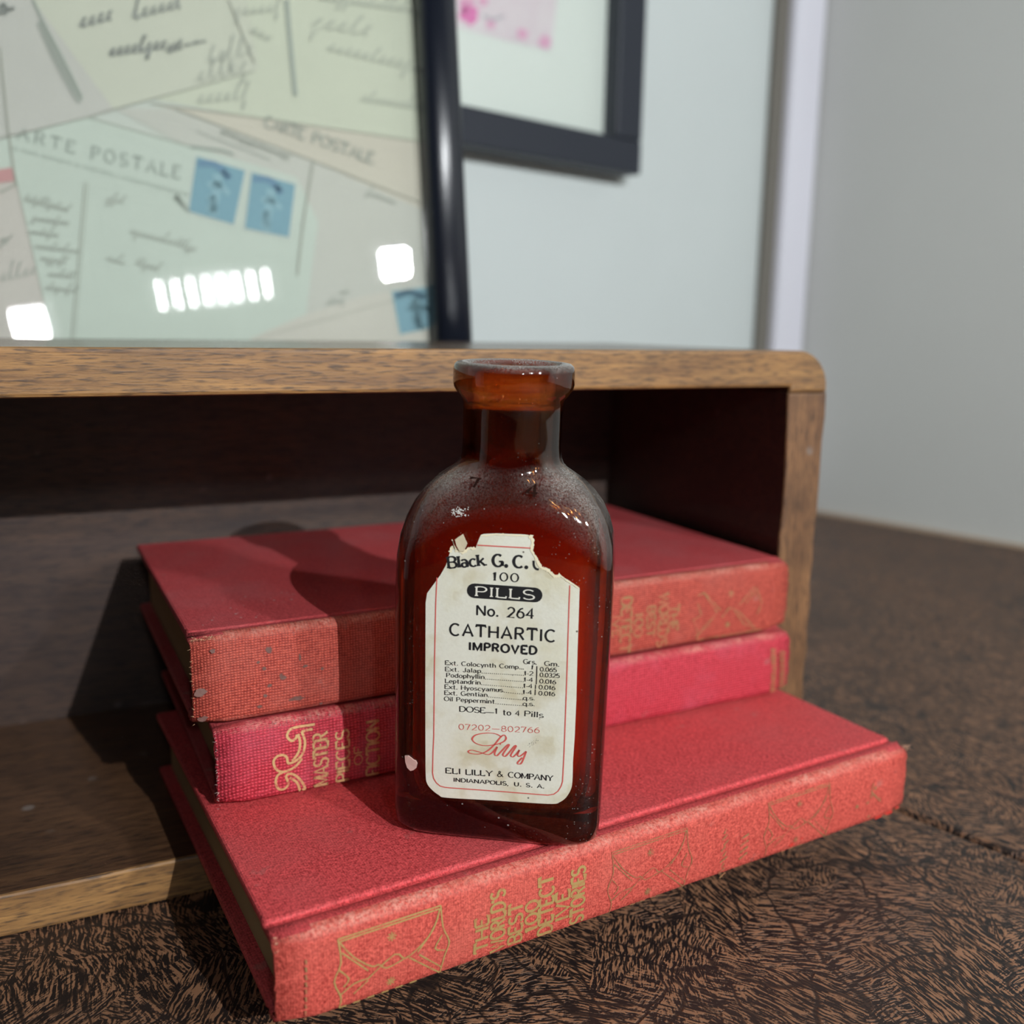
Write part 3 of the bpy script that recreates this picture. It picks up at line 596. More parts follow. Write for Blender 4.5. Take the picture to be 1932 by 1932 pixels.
for s, xr, xl, yb, yt in (('MASTER', 1218, 1100, 1388, 870), ('PIECES', 1392, 1285, 1335, 850), ('OF', 1498, 1432, 1135, 985), ('FICTION', 1640, 1535, 1290, 770)):
    p0 = on(MB2, *C4(xr, yb)); p1 = on(MB2, *C4(xr, yt)); h = abs(on(MB2, *C4(xl, yb))[0]-p0[0]); xm = (p0[0]+p1[0])/2
    letter(b, s, clampz((xm, p0[1]), HB), clampz((xm, p1[1]), HB), h, sfB, .2, .55, .1, .14)
obj('gilt_lettering', b, GOLD_PALE, spB, 'pale gilt title lettering')
b = bmesh.new()
for k in range(22):
    y = 985+17*k; p = on(MB2, *C7(1450+rnd.uniform(0, 12), y)); q = on(MB2, *C7(1498, y+rnd.uniform(-4, 4)))
    ribbon(b, [clampz(p, HB), clampz(q, HB)], lambda d: .00022, sfB)
for k in range(8):
    y = 1010+38*k; st = [(1520, y), (1545, y-14), (1570, y+4), (1550, y+18), (1526, y+12)]
    ribbon(b, [clampz(on(MB2, *C7(*q)), HB) for q in st], lambda d: .0002, sfB)
obj('gilt_small_marks', b, GOLD_DULL, spB, 'rubbed small gilt lettering at the right end')['kind'] = 'stuff'

FLUFF = plain('frayed_thread', lin(196, 176, 168), .9)
def fray(bm, p, dirv, n, spread, ln, seed):
    r = random.Random(seed)
    for _ in range(n):
        q = Vector(p)+Vector([r.uniform(-s_, s_) for s_ in spread]); d = (Vector(dirv)+Vector([r.uniform(-.8, .8) for _ in range(3)])).normalized()
        l = ln*r.uniform(.4, 1.2); k = Vector([r.uniform(-.6, .6) for _ in range(3)])
        a = q; rad = r.uniform(.00004, .00008)
        for i in range(3):
            b2 = a+(d+k*i*.5).normalized()*l/3; tube(bm, a, b2, rad*(1-.25*i), 5, rad*(.75-.25*i)); a = b2
b = bmesh.new(); r5 = random.Random(21)
for i in range(22):
    fx = (.012+.042*i/21)*1.0; fray(b, (fx, -.0004, HB-.0006), (0, -.6, .5), 3, (.0012, .0002, .0004), .0009, i)
for i in range(10): fray(b, (.0002, .0001, .001+.0165*i/9), (-1, -.4, .1), 2, (.0002, .0003, .0008), .0009, 40+i)
obj('frayed_cloth', b, FLUFF, spB, 'pale frayed threads along the upper edge')['kind'] = 'stuff'
b = bmesh.new()
for i in range(14): fray(b, (.0005+.0045*(i/13), -.0001, HA-.0004), (-.3, -.5, .4), 2, (.0006, .0003, .0004), .0008, 70+i)
for i in range(12): fray(b, (.0002, .0002, .001+.018*i/11), (-1, -.3, 0), 1, (.0002, .0003, .0008), .0007, 90+i)
obj('frayed_cloth', b, plain('tan_frayed_thread', lin(206, 166, 128), .9), spA, 'tan frayed corner')['kind'] = 'stuff'
b = bmesh.new()
for i in range(9): fray(b, (.1640, .0012, HC-.0006), (.8, -.1, .4), 2, (.0006, .0012, .0004), .0016, 120+i)
for i in range(6): fray(b, (.0006, .0008, HC-.0012), (-.8, -.3, .2), 2, (.0003, .0008, .0014), .0008, 140+i)
obj('frayed_cloth', b, plain('tan_pink_thread', lin(206, 160, 130), .9), spC, 'frayed head and tail of the spine')['kind'] = 'stuff'
b = bmesh.new()
for i, (x, y, rx, rz) in enumerate(((1655, 1540, .0016, .0005), (1675, 1532, .0016, .0005), (1690, 1522, .0009, .0004), (1492, 1592, .0012, .0005), (1510, 1580, .0006, .0003))): blob(b, clampz(on(MC, x, y), HC), rx, rz, sfC, 300+i)
obj('red_stain', b, stain_print('bright_red_stain', lin(206, 40, 32), lin(200, 70, 58), 900), spC, 'brighter red smear')['kind'] = 'stuff'
b = bmesh.new(); r6 = random.Random(5)
for i in range(46):
    px, py = r6.uniform(380, 600), 0; py = 1200-(px-362)*.13-r6.uniform(6, 62)
    q = hitl(MA, 2, HA, px, py)
    if q.y < .0075 or q.x < .001: continue
    blob(b, (q.x, q.y), .00016*r6.uniform(.5, 2.4), .00022*r6.uniform(.5, 2), lambda u, v: Vector((u, v, HA-.00003)), 400+i)
obj('dust_fleck', b, plain('pale_dust_fleck', lin(186, 142, 140), .9), bA, 'pale flecks near the front edge of the cover')['kind'] = 'stuff'

# ------------------------------------------------------------------ amber bottle
YB, TL, RL = -.122, .03, .019
d3 = Vector((math.cos(YB), math.sin(YB), 0)); n3 = Vector((-math.sin(YB), math.cos(YB), 0))
upb = (Z*math.cos(TL)-n3*math.sin(TL)); upb = (upb+d3*RL).normalized(); nb = (n3-upb*n3.dot(upb)).normalized(); db = nb.cross(upb)
BASE = Vector((-.00145, .19055, ZC+HC+.00025))
MBo = frame_m(BASE, db, nb, upb)
bottle = thing('amber_bottle', 'dusty brown glass pill bottle with a torn cream paper label, standing on the bottom book', 'bottle', MBo)
# (z, half width, half depth, squareness)
PROF = [(.0004, .0150, .0075, 4), (.0000, .0185, .0100, 5), (.0006, .0203, .0114, 6), (.0020, .02135, .0122, 6.5), (.0050, .0216, .0125, 7), (.015, .0216, .0125, 7), (.030, .02165, .0125, 7), (.045, .0217, .0125, 7), (.054, .0217, .0125, 6.5),
        (.0590, .02155, .01245, 6), (.0630, .0211, .0123, 5), (.0665, .0201, .0120, 4.2), (.0695, .0187, .0116, 3.6), (.0720, .0169, .0111, 3.1), (.0740, .0149, .0107, 2.6), (.0755, .0128, .0104, 2.2), (.0765, .0113, .0102, 2.05), (.0775, .0104, .01, 2), (.0788, .00995, .00985, 2), (.081, .0098, .0098, 2),
        (.0885, .0098, .0098, 2), (.0900, .0101, .0101, 2), (.0910, .0110, .0110, 2), (.0920, .01165, .01165, 2), (.0930, .0119, .0119, 2), (.0955, .0119, .0119, 2), (.0964, .01165, .01165, 2), (.0969, .0111, .0111, 2), (.0970, .0102, .0102, 2)]
INN = [(.0967, .0090, .0090, 2), (.0955, .0083, .0083, 2), (.090, .0080, .0080, 2), (.079, .0079, .0079, 2), (.0765, .0090, .0080, 2.1), (.074, .0126, .0085, 2.6), (.0705, .0160, .0092, 3.2), (.066, .0178, .0098, 4.2), (.060, .0188, .0100, 5), (.045, .0190, .0101, 5.5), (.012, .0189, .0100, 5.5), (.0072, .0180, .0094, 5), (.0058, .0155, .0075, 4), (.0054, .008, .004, 3)]
def se(a, bb, n, th):
    c, s = math.cos(th), math.sin(th)
    k = (abs(c)**n+abs(s)**n)**(-1/n)
    return a*c*k, bb*s*k
b = bmesh.new(); NS = 96; rings = []
def fine(P):
    out = []
    for i in range(len(P)-1):
        m = max(1, min(6, int(abs(P[i+1][0]-P[i][0])/.0016)))
        for k in range(m): out.append(tuple(P[i][j]+(P[i+1][j]-P[i][j])*k/m for j in range(4)))
    out.append(P[-1]); return out
for z, a, d_, n_ in fine(PROF)+fine(INN):
    rings.append([b.verts.new((*se(a, d_, n_, 2*PI*i/NS), z)) for i in range(NS)])
for i in range(len(rings)-1):
    for k in range(NS): b.faces.new((rings[i][k], rings[i][(k+1) % NS], rings[i+1][(k+1) % NS], rings[i+1][k]))
b.faces.new(rings[0][::-1]); b.faces.new(rings[-1])
glass = obj('bottle_glass', b, GLASS, bottle, smooth=True)
def front(u, v, off):
    z = min(max(v, .001), .07)
    for i in range(len(PROF)-1):
        if PROF[i][0] <= z <= PROF[i+1][0] and i > 0: break
    t = (z-PROF[i][0])/max(PROF[i+1][0]-PROF[i][0], 1e-6)
    a, dd, nn = (PROF[i][j]+(PROF[i+1][j]-PROF[i][j])*t for j in (1, 2, 3))
    r = min(abs(u/a), .985)
    return Vector((u, -dd*(1-r**nn)**(1/nn)-off, v))
def lab(px, py): q = hitl(MBo, 1, -.0125, px, py); return (q.x, q.z)
def L2(x, y): return lab(740+x*.22774, 980+y*.22774)
def L3(x, y): return lab(740+x*.22774, 1280+y*.22774)
outl = [L2(*q) for q in ((277, 690), (290, 610), (330, 555), (400, 460), (445, 380), (470, 300), (482, 262), (497, 217), (512, 238), (530, 236), (548, 262), (575, 270), (600, 258), (628, 235), (652, 244), (675, 238), (690, 240), (712, 180), (732, 130), (760, 122), (860, 118), (960, 122), (1060, 125), (1120, 130), (1145, 140), (1165, 172), (1162, 215), (1160, 250), (1185, 300), (1198, 322), (1210, 348), (1228, 365), (1240, 395), (1262, 402), (1278, 404), (1295, 425), (1312, 430), (1328, 448), (1345, 466), (1372, 455), (1390, 458), (1420, 480), (1465, 505), (1500, 530), (1552, 568), (1548, 720), (1535, 1100), (1525, 1500), (1512, 1800))]
outl += smooth_path([L3(*q) for q in ((1497, 700), (1493, 850), (1480, 920), (1440, 985), (1390, 1022), (1330, 1037), (1100, 1025), (800, 1005), (450, 985), (390, 965), (330, 920), (290, 870), (278, 800), (276, 600), (275, 300), (275, 0))], 4)
def sheet(bm, poly, surf, cell=.0011):
    """fill a 2-D outline with a fine mesh so it can follow a curved surface"""
    vs = [bm.verts.new((p[0], 0, p[1])) for p in poly]; bm.faces.new(vs)
    x0, x1 = min(p[0] for p in poly), max(p[0] for p in poly)
    k = x0+cell
    while k < x1:
        bmesh.ops.bisect_plane(bm, geom=bm.verts[:]+bm.edges[:]+bm.faces[:], plane_co=(k, 0, 0), plane_no=(1, 0, 0), dist=1e-7); k += cell
    z0, z1 = min(p[1] for p in poly), max(p[1] for p in poly); k = z0+.003
    while k < z1:
        bmesh.ops.bisect_plane(bm, geom=bm.verts[:]+bm.edges[:]+bm.faces[:], plane_co=(0, 0, k), plane_no=(0, 0, 1), dist=1e-7); k += .003 if k < .05 else .0012
    for v in bm.verts: v.co = surf(v.co.x, v.co.z)
b = bmesh.new(); sheet(b, outl, lambda u, v: front(u, v, .00016))
label = obj('label', b, PAPER, bottle, 'torn cream paper label with black and red print')
# torn white fibre edges along the ripped top, and the lifted flap
def sf(off): return lambda u, v: front(u, v, off)
b = bmesh.new(); rr = random.Random(3)
for seg in ([(480, 268), (500, 225), (530, 240), (555, 262), (600, 258), (640, 236), (690, 238)], [(1140, 135), (1163, 175), (1160, 250), (1188, 305), (1212, 352), (1240, 393), (1278, 406), (1312, 432), (1345, 464), (1390, 460)], [(732, 132), (860, 121), (960, 125), (1060, 128), (1140, 136)], [(1390, 460), (1465, 507), (1548, 568)]):
    P = smooth_path([L2(*q) for q in seg], 5); P = [(x+rr.uniform(-.00012, .00012), y-.0001+rr.uniform(-.00014, .0001)) for x, y in P]
    wv = .00027 if seg[0][0] in (480, 1140) else .00013
    ribbon(b, P, lambda d: wv*rr.uniform(.5, 1.3), sf(.00024))
obj('torn_edge', b, TORN, label, 'ragged white torn paper edge')
b = bmesh.new()
fl = [L2(*q) for q in ((527, 158), (555, 135), (598, 106), (612, 150), (628, 190), (612, 228), (596, 262), (560, 262), (538, 215))]
top_ = [b.verts.new(front(x, y, .0004+.0009*max(0, (y-fl[6][1])/.0022))) for x, y in fl]; bot_ = [b.verts.new(v.co+Vector((0, .00012, 0))) for v in top_]
b.faces.new(top_); b.faces.new(bot_[::-1])
for i in range(len(fl)): b.faces.new((top_[i], bot_[i], bot_[(i+1) % len(fl)], top_[(i+1) % len(fl)]))
ribbon(b, [L2(497, 165), L2(512, 200), L2(530, 240)], lambda d: .00011, sf(.0005))
obj('torn_flap', b, TORN, label, 'lifted flap of torn paper')
# red border line
b = bmesh.new(); wr = lambda d: .00011
left = [L2(372, 480), L2(362, 700), L2(352, 1200), L2(346, 1800)]+[L3(*q) for q in ((340, 600), (336, 780), (345, 825), (368, 862), (400, 888), (440, 898), (480, 902), (900, 932), (1200, 956), (1290, 963), (1340, 955), (1375, 930), (1400, 890), (1412, 850), (1425, 600), (1438, 250), (1447, 0))]+[L2(*q) for q in ((1455, 1050), (1466, 700), (1472, 545))]
P = []
for i in range(len(left)-1):
    for k in range(5): P.append((left[i][0]+(left[i+1][0]-left[i][0])*k/5, left[i][1]+(left[i+1][1]-left[i][1])*k/5))
ribbon(b, P+[left[-1]], wr, sf(.00022))
ribbon(b, [(L2(705, 213)[0]+(L2(1155, 238)[0]-L2(705, 213)[0])*k/12, L2(705, 213)[1]+(L2(1155, 238)[1]-L2(705, 213)[1])*k/12) for k in range(13)], wr, sf(.00022))
def write(bm, s, f, x0, y0, x1, y1, capx, weight, contrast=.5, serif=0.0, gap=.2, slant=0.0):
    p0, p1 = f(x0, y0), f(x1, y1); h = abs(f(x0, y0)[1]-f(x0, y0-capx)[1])
    letter(bm, s, p0, p1, h, sf(.00023), weight, contrast, serif, gap, slant)
write(b, '07202_802766', L3, 556, 418, 1220, 448, 44, .12, .8, 0, .25)
lil = [[(905, 478), (860, 455), (790, 448), (700, 462), (665, 495), (690, 530), (760, 552), (850, 545), (920, 522), (945, 492), (930, 465), (900, 482), (850, 542), (790, 596), (720, 622), (650, 616), (632, 600), (660, 590), (720, 604), (790, 626), (830, 610), (872, 562)], [(872, 562), (850, 618), (868, 636), (900, 606), (955, 548), (968, 552), (920, 622), (935, 642), (965, 616), (1015, 556), (1026, 562), (985, 628), (1000, 646), (1030, 622), (1056, 588)], [(1056, 588), (1040, 628), (1060, 640), (1112, 600)], [(1112, 600), (1076, 690), (1052, 706), (1040, 694), (1078, 652)]]
for k, st in enumerate(lil): ribbon(b, smooth_path([L3(*q) for q in st], 6), lambda d: .00007+.00011*abs(d[1])*(1 if d[0]*d[1] > -.2 else .6), sf(.00023))
ribbon(b, [L3(898, 540)], lambda d: .00012, sf(.00023))
obj('red_print', b, INK_RED, label, 'red border, number and script signature')
b = bmesh.new()
write(b, 'Black', L2, 468, 402, 772, 380, 92, .24, .5, .17, .13); write(b, 'G.', L2, 838, 388, 952, 388, 98, .27, .5, .1, .22); write(b, 'C.', L2, 1008, 396, 1118, 400, 98, .27, .5, .1, .22)
ribbon(b, smooth_path([L2(*q) for q in ((1172, 340), (1176, 385), (1195, 408), (1216, 412))], 5), lambda d: .0002, sf(.00023))
write(b, '100', L2, 832, 502, 1045, 516, 68, .19, .5, .16, .3)
pill = [L2(685, 528), L2(1180, 562)]; pb = [L2(680, 648), L2(1185, 684)]
def capsule(a, c):
    out = []
    (ax, ay), (bx, by) = pill; (cx, cy), (dx, dy) = pb
    for i in range(9):
        t = PI/2+PI*i/8; mx, my = (ax+cx)/2, (ay+cy)/2; r = (ay-cy)/2; out.append((mx+r*math.cos(t), my+r*math.sin(t)))
    for i in range(9):
        t = -PI/2+PI*i/8; mx, my = (bx+dx)/2, (by+dy)/2; r = (by-dy)/2; out.append((mx+r*math.cos(t), my+r*math.sin(t)))
    return out
bc = bmesh.new(); sheet(bc, capsule(0, 0), sf(.00022), .002)
me_ = bpy.data.meshes.new('tmp'); bc.to_mesh(me_); bc.free(); b.from_mesh(me_); bpy.data.meshes.remove(me_)
write(b, 'No.', L2, 702, 790, 878, 800, 82, .18, .85, 0, .2); write(b, '264', L2, 958, 806, 1172, 820, 82, .19, .6, 0, .26)
write(b, 'CATHARTIC', L2, 482, 955, 1350, 1012, 96, .175, .8, 0, .27)
write(b, 'IMPROVED', L2, 640, 1078, 1195, 1114, 64, .28, .8, 0, .3)
write(b, 'Grs.', L2, 1090, 1192, 1196, 1198, 38, .2, .5, .12, .16); write(b, 'Gm.', L2, 1264, 1208, 1382, 1216, 38, .2, .5, .12, .2)
rows = [('Ext. Colocynth Comp...', 442, 1200, 1090, 1238, '1', 1150, 1168, 1240, '0.065', 1228, 1362, 1254, 1262), ('Ext. Jalap', 442, 1252, 736, 1268, '1-2', 1095, 1168, 1290, '0.0325', 1226, 1386, 1300, 1310),
        ('Podophyllin', 452, 1302, 765, 1318, '1-4', 1093, 1166, 1342, '0.016', 1224, 1356, 1352, 1362), ('Leptandrin', 442, 1350, 733, 1364, '1-4', 1088, 1162, 1394, '0.016', 1218, 1350, 1402, 1410),
        ('Ext. Hyoscyamus', 438, 1398, 918, 1426, '1-4', 1084, 1158, 1446, '0.016', 1216, 1348, 1452, 1460), ('Ext. Gentian', 436, 1448, 790, 1466, 'q.s.', 1086, 1182, 1494, None, 0, 0, 0, 0), ('Oil Peppermint', 434, 1498, 850, 1522, 'q.s.', 1084, 1180, 1542, None, 0, 0, 0, 0)]
for s, x0, y0, x1, y1, q, qx0, qx1, qy, g, gx0, gx1, gy0, gy1 in rows:
    write(b, s, L2, x0, y0, x1, y1, 34, .2, .5, .14, .2)
    if not s.endswith('...'):
        nd = int((qx0-x1)/17)
        for k in range(nd):
            t = (k+.6)/nd; ribbon(b, [L2(x1+(qx0-x1)*t, y1+(qy-2-y1)*t)], lambda d: .00007, sf(.00023))
    write(b, q, L2, qx0, qy-3, qx1, qy, 34, .2, .5, .1, .12)
    if g: write(b, g, L2, gx0, gy0, gx1, gy1, 34, .19, .6, 0, .18)
for ya, yb_, xa in ((1212, 1300, 1200), (1266, 1312, 1199), (1312, 1362, 1197), (1366, 1400, 1190), (1405, 1452, 1187)):
    ribbon(b, [L2(xa, ya), L2(xa-2, yb_)], lambda d: .00009, sf(.00023))
write(b, 'DOSE', L3, 560, 270, 772, 283, 44, .21, .45, .12, .14); write(b, '_', L3, 778, 292, 846, 296, 40, .12, 1, 0); write(b, '1', L3, 852, 288, 876, 289, 44, .16, .5, .1); write(b, 'to', L3, 920, 298, 984, 302, 44, .2, .5, .08); write(b, '4', L3, 1024, 304, 1056, 306, 44, .16, .5, .1); write(b, 'Pills', L3, 1098, 308, 1252, 322, 44, .2, .45, .12, .16)
write(b, 'ELI', L3, 446, 780, 566, 788, 44, .22, .45, .13, .2); write(b, 'LILLY', L3, 612, 792, 830, 806, 44, .22, .45, .13, .18); write(b, '&', L3, 872, 808, 920, 812, 46, .14, .7); write(b, 'COMPANY', L3, 964, 814, 1330, 846, 44, .22, .45, .12, .17)
write(b, 'INDIANAPOLIS,', L3, 512, 850, 962, 882, 31, .26, .5, .12, .2); write(b, 'U.', L3, 1014, 886, 1068, 890, 31, .26, .5, .12, .3); write(b, 'S.', L3, 1112, 894, 1160, 898, 31, .26, .5, 0, .3); write(b, 'A.', L3, 1204, 902, 1258, 906, 31, .26, .5, .12, .25)
for k in range(26):
    a = rr.uniform(0, 1); x, y = 1125+90*a+rr.uniform(-12, 12), 555-55*a+rr.uniform(-16, 16); ribbon(b, [L3(x, y)], lambda d: .00004, sf(.00023))
obj('black_print', b, INK, label, 'black printed lettering')
b = bmesh.new()
p0, p1 = L2(694, 630), L2(1176, 662); letter(b, 'PILLS', p0, p1, abs(L2(694, 630)[1]-L2(694, 552)[1]), sf(.0003), .19, .55, .17, .22)
obj('white_print', b, INK_WHITE, label, 'white lettering on the black lozenge')
b = bmesh.new()
ch = [lab(740+x*.22774, 1280+y*.22774) for x, y in ((100, 650), (130, 645), (158, 662), (176, 676), (196, 682), (208, 705), (200, 740), (175, 760), (150, 768), (122, 745), (105, 700))]
def lim(p): return (max(p[0], -.0209), p[1])
T_ = [b.verts.new(front(*lim(p), .00035)) for p in ch]; B_ = [b.verts.new(front(*lim(p), .00003)) for p in ch]
b.faces.new(T_)
for i in range(len(ch)): b.faces.new((T_[i], B_[i], B_[(i+1) % len(ch)], T_[(i+1) % len(ch)]))
obj('paint_fleck', b, plain('dried_pink_white_paint', lin(206, 168, 158), .7), bottle, 'pinkish white fleck stuck low on the left edge')
b = bmesh.new()
for k in range(60):
    x, y = 865+rr.gauss(0, 9), 967+rr.gauss(0, 5)
    p = lab(x, y); blob(b, p, .00012*rr.uniform(.6, 1.8), .0001*rr.uniform(.6, 1.6), sf(.00012), k)
o_ = obj('white_dust_patch', b, plain('white_dust', lin(205, 202, 196), .9), bottle, 'crusty white dust patch on the shoulder'); o_['kind'] = 'stuff'

b = bmesh.new()
for s_t, x0, y0, x1, y1, hp in (('7', 886, 921, 902, 922, 18), ('4', 992, 938, 1012, 940, 24)):
    p0, p1 = lab(x0, y0), lab(x1, y1); letter(b, s_t, p0, p1, abs(lab(x0, y0)[1]-lab(x0, y0-hp)[1]), sf(.00012), .22, .9, 0, .2)
obj('moulded_numeral', b, plain('bare_dark_glass', lin(40, 22, 18), .15), bottle, 'numerals moulded into the dusty shoulder')['kind'] = 'stuff'

# ------------------------------------------------------------------ leaning picture behind the box
TAU = .145
nB = Vector((-math.sin(BA), math.cos(BA), 0)); dBx = Vector((math.cos(BA), math.sin(BA), 0))
PO = BO+nB*(BD+.025)+Z*.12
MP = frame_m(PO, dBx, nB*math.cos(TAU)-Z*math.sin(TAU), Z*math.cos(TAU)+nB*math.sin(TAU))
pic = thing('leaning_picture', 'large black-framed print of old postcards leaning behind the wooden box', 'picture', MP, None)
PX1, PX0, PZ0, PZ1, FWD = -.0575, -.56, -.1175, .30, .0150
def bar(name, M_parent, horizontal, c0, c1, a0, a1, mat, lab_=None, depth=.016, gloss=True):
    """moulded bar: rounded face toward the viewer; runs a0..a1 along its axis, c0..c1 across"""
    n = 12; w_ = c1-c0
    prof = [(c0, depth), (c0, .0015)]+[(c0+w_*(.5-.5*math.cos(PI*i/n)), -.0052*math.sin(PI*i/n)**.8) for i in range(1, n)]+[(c1, .0015), (c1, depth)]
    bm = bmesh.new()
    if horizontal: prism(bm, [(y, c) for c, y in prof], 0, a0, a1)          # axis x: (y,z)
    else: prism(bm, [(c, y) for c, y in prof], 2, a0, a1)                   # axis z: (x,y)
    o = obj(name, bm, mat, M_parent, lab_, smooth=False)
    for p in o.data.polygons: p.use_smooth = len(p.vertices) == 4
    return o
bar('frame_bar', pic, False, PX1-FWD, PX1, PZ0+FWD, PZ1-FWD, BLACK); bar('frame_bar', pic, False, PX0, PX0+FWD, PZ0+FWD, PZ1-FWD, BLACK)
bar('frame_bar', pic, True, PZ0, PZ0+FWD, PX0, PX1, BLACK); bar('frame_bar', pic, True, PZ1-FWD, PZ1, PX0, PX1, BLACK)
b = bmesh.new(); box(b, PX0+FWD-.003, PX1-FWD+.003, .0020, .0022, PZ0+FWD-.003, PZ1-FWD+.003); obj('glass_pane', b, PANE, pic)
b = bmesh.new(); box(b, PX0+.004, PX1-.004, .0122, .0150, PZ0+.004, PZ1-.004); obj('backing_board', b, plain('brown_backing', lin(120, 96, 70), .8), pic)
PY = .0060
b = bmesh.new(); box(b, PX0+FWD-.002, PX1-FWD+.002, PY, PY+.005, PZ0+FWD-.002, PZ1-FWD+.002)
P_BASE = stain_print('cream_print', lin(200, 205, 196), lin(196, 203, 196), 14)
prnt = obj('print', b, P_BASE, pic, 'collage print of handwritten postcards and blue stamps')
lay = [0]
def pp(px, py, off): q = hitl(MP, 1, PY, px, py); return Vector((q.x, PY-off, q.z))
def p2(px, py): q = hitl(MP, 1, PY, px, py); return (q.x, q.z)
XIN, ZIN = PX1-FWD-.0001, PZ0+FWD
def psurf(off): return lambda u, v: Vector((min(u, XIN), PY-off, v))
def card(pts, col, name='printed_card', lab_=None):
    lay[0] += 1; off = .00004*lay[0]
    bm = bmesh.new(); q = [p2(*p) for p in pts]
    bm.faces.new([bm.verts.new(psurf(off)(*p)) for p in q])
    return obj(name, bm, stain_print(name+str(lay[0]), col, tuple(c*.96 for c in col), 30), prnt, lab_), off
card(((-260, -60), (70, -60), (215, 210), (0, 262), (-260, 320)), lin(196, 196, 190))
card(((-260, -250), (430, -200), (488, 130), (215, 207), (62, 0), (40, -160)), lin(202, 205, 190))
card(((430, -200), (860, -160), (860, 275), (480, 222), (290, 187), (488, 130)), lin(203, 208, 190))
card(((285, 196), (480, 222), (860, 275), (860, 410), (590, 304), (330, 206)), lin(203, 198, 184))
card(((215, 205), (330, 206), (590, 304), (860, 400), (860, 700), (640, 700), (360, 280)), lin(197, 198, 190))
card(((-60, 282), (165, 222), (365, 278), (560, 335), (600, 420), (560, 720), (60, 720)), lin(197, 208, 198))
card(((-260, 330), (28, 330), (90, 600), (110, 720), (-260, 720)), lin(200, 195, 188))
card(((560, 600), (680, 560), (860, 540), (860, 720), (480, 720), (470, 640)), lin(203, 200, 190))
# edges, rules and dark shading of the cards
PENCIL = plain('grey_print_ink', lin(150, 156, 150), .7); PENCIL2 = plain('faint_grey_print_ink', lin(166, 168, 158), .7); BROWNISH = plain('brown_print_shadow', lin(186, 176, 160), .7)
b = bmesh.new(); OF = .0006
def pline(bm, pts, w, smooth=0):
    q = [p2(*p) for p in pts]
    ribbon(bm, smooth_path(q, smooth) if smooth else q, lambda d: w, psurf(OF))
for pts, w_ in (([(0, 262), (165, 222), (215, 207), (290, 187), (480, 135)], .00016), ([(165, 222), (365, 278)], .0001), ([(285, 196), (480, 222), (815, 270)], .00014), ([(330, 206), (590, 304), (815, 386)], .0002), ([(160, 345), (135, 640)], .00018), ([(166, 345), (141, 640)], .0001), ([(590, 305), (570, 430), (560, 520)], .0004), ([(28, 330), (90, 600)], .00012), ([(480, 640), (660, 590), (815, 550)], .00012), ([(430, 0), (480, 120)], .00025), ([(0, 90), (16, 250), (30, 350), (0, 364)], .0003)):
    pline(b, pts, w_)
obj('printed_line', b, PENCIL2, prnt)
b = bmesh.new()
pline(b, [(62, 0), (80, 40), (118, 110), (155, 186)], .0004)
for k in range(34):
    t = k/33; x, y = 80+75*t, 40+148*t; pline(b, [(x, y), (x-9-5*math.sin(3*t), y+7)], .00022)
pline(b, [(540, 0), (548, 90), (557, 182)], .0008)
pline(b, [(357, 400), (330, 370), (345, 390)], .0006); pline(b, [(360, 278), (420, 285), (440, 292)], .0005)
obj('printed_shading', b, plain('grey_shading', lin(164, 172, 164), .7), prnt)['kind'] = 'stuff'
def cursive(bm, x0, y0, x1, y1, amp, wd, seed, loops=None):
    r = random.Random(seed); L_ = math.hypot(x1-x0, y1-y0); n = loops or max(3, int(L_/(amp*.62))); ex, ey = (x1-x0)/L_, (y1-y0)/L_; pts = []
    st = L_/n
    for i in range(n):
        tall = r.random(); h = amp*(r.uniform(.38, .55) if tall < .72 else r.uniform(1.0, 1.5)); dn = -amp*(.05 if r.random() < .85 else .8)
        for fx, fy in ((.0, .05*amp), (.45, h*.6), (.62+.25*h/amp*.4, h), (.36+.2*h/amp*.4, h*.8), (.42, dn), (.7, dn*.3+.02*amp)):
            a = (i+fx)*st+fy*.28; pts.append((x0+ex*a+ey*fy, y0+ey*a-fy))
    pline(bm, pts, wd, 3)
HAND = plain('dark_grey_handwriting', lin(150, 154, 150), .7)
for a in ((150, 52, 215, 35, 26, .00035, 1), (250, 36, 345, 12, 24, .00032, 2), (205, 105, 315, 90, 22, .0004, 3), (315, 100, 345, 90, 26, .0004, 31), (345, 88, 392, 78, 3, .0003, 32, 3), (0, 10, 12, 30, 14, .0004, 33)):
    b = bmesh.new(); cursive(b, *a); obj('handwriting', b, HAND, prnt)
b = bmesh.new(); k = 10
for a in ((600, 0, 790, 25, 14), (585, 50, 700, 68, 24), (615, 95, 790, 135, 18), (680, 190, 800, 208, 14), (370, 155, 470, 130, 22), (390, 120, 480, 100, 22), (370, 195, 470, 185, 20), (440, 30, 530, 20, 16), (470, 60, 510, 80, 14), (245, 440, 330, 462, 10), (330, 462, 370, 474, 8), (200, 490, 235, 500, 10), (255, 498, 300, 512, 9), (690, 365, 745, 385, 8), (615, 575, 650, 570, 8), (640, 555, 660, 552, 5),
          (45, 378, 130, 400, 8), (60, 415, 130, 425, 8), (55, 440, 110, 448, 8), (65, 468, 150, 478, 9), (75, 490, 125, 498, 8), (90, 520, 140, 525, 8), (85, 545, 145, 552, 8), (0, 455, 15, 460, 12), (0, 530, 70, 515, 16), (415, 250, 545, 300, 5), (200, 380, 235, 384, 9)):
    cursive(b, *a[:4], a[4]*1.35, .00017, k); k += 1
obj('handwriting', b, plain('faint_handwriting', lin(172, 176, 168), .7), prnt)['kind'] = 'stuff'
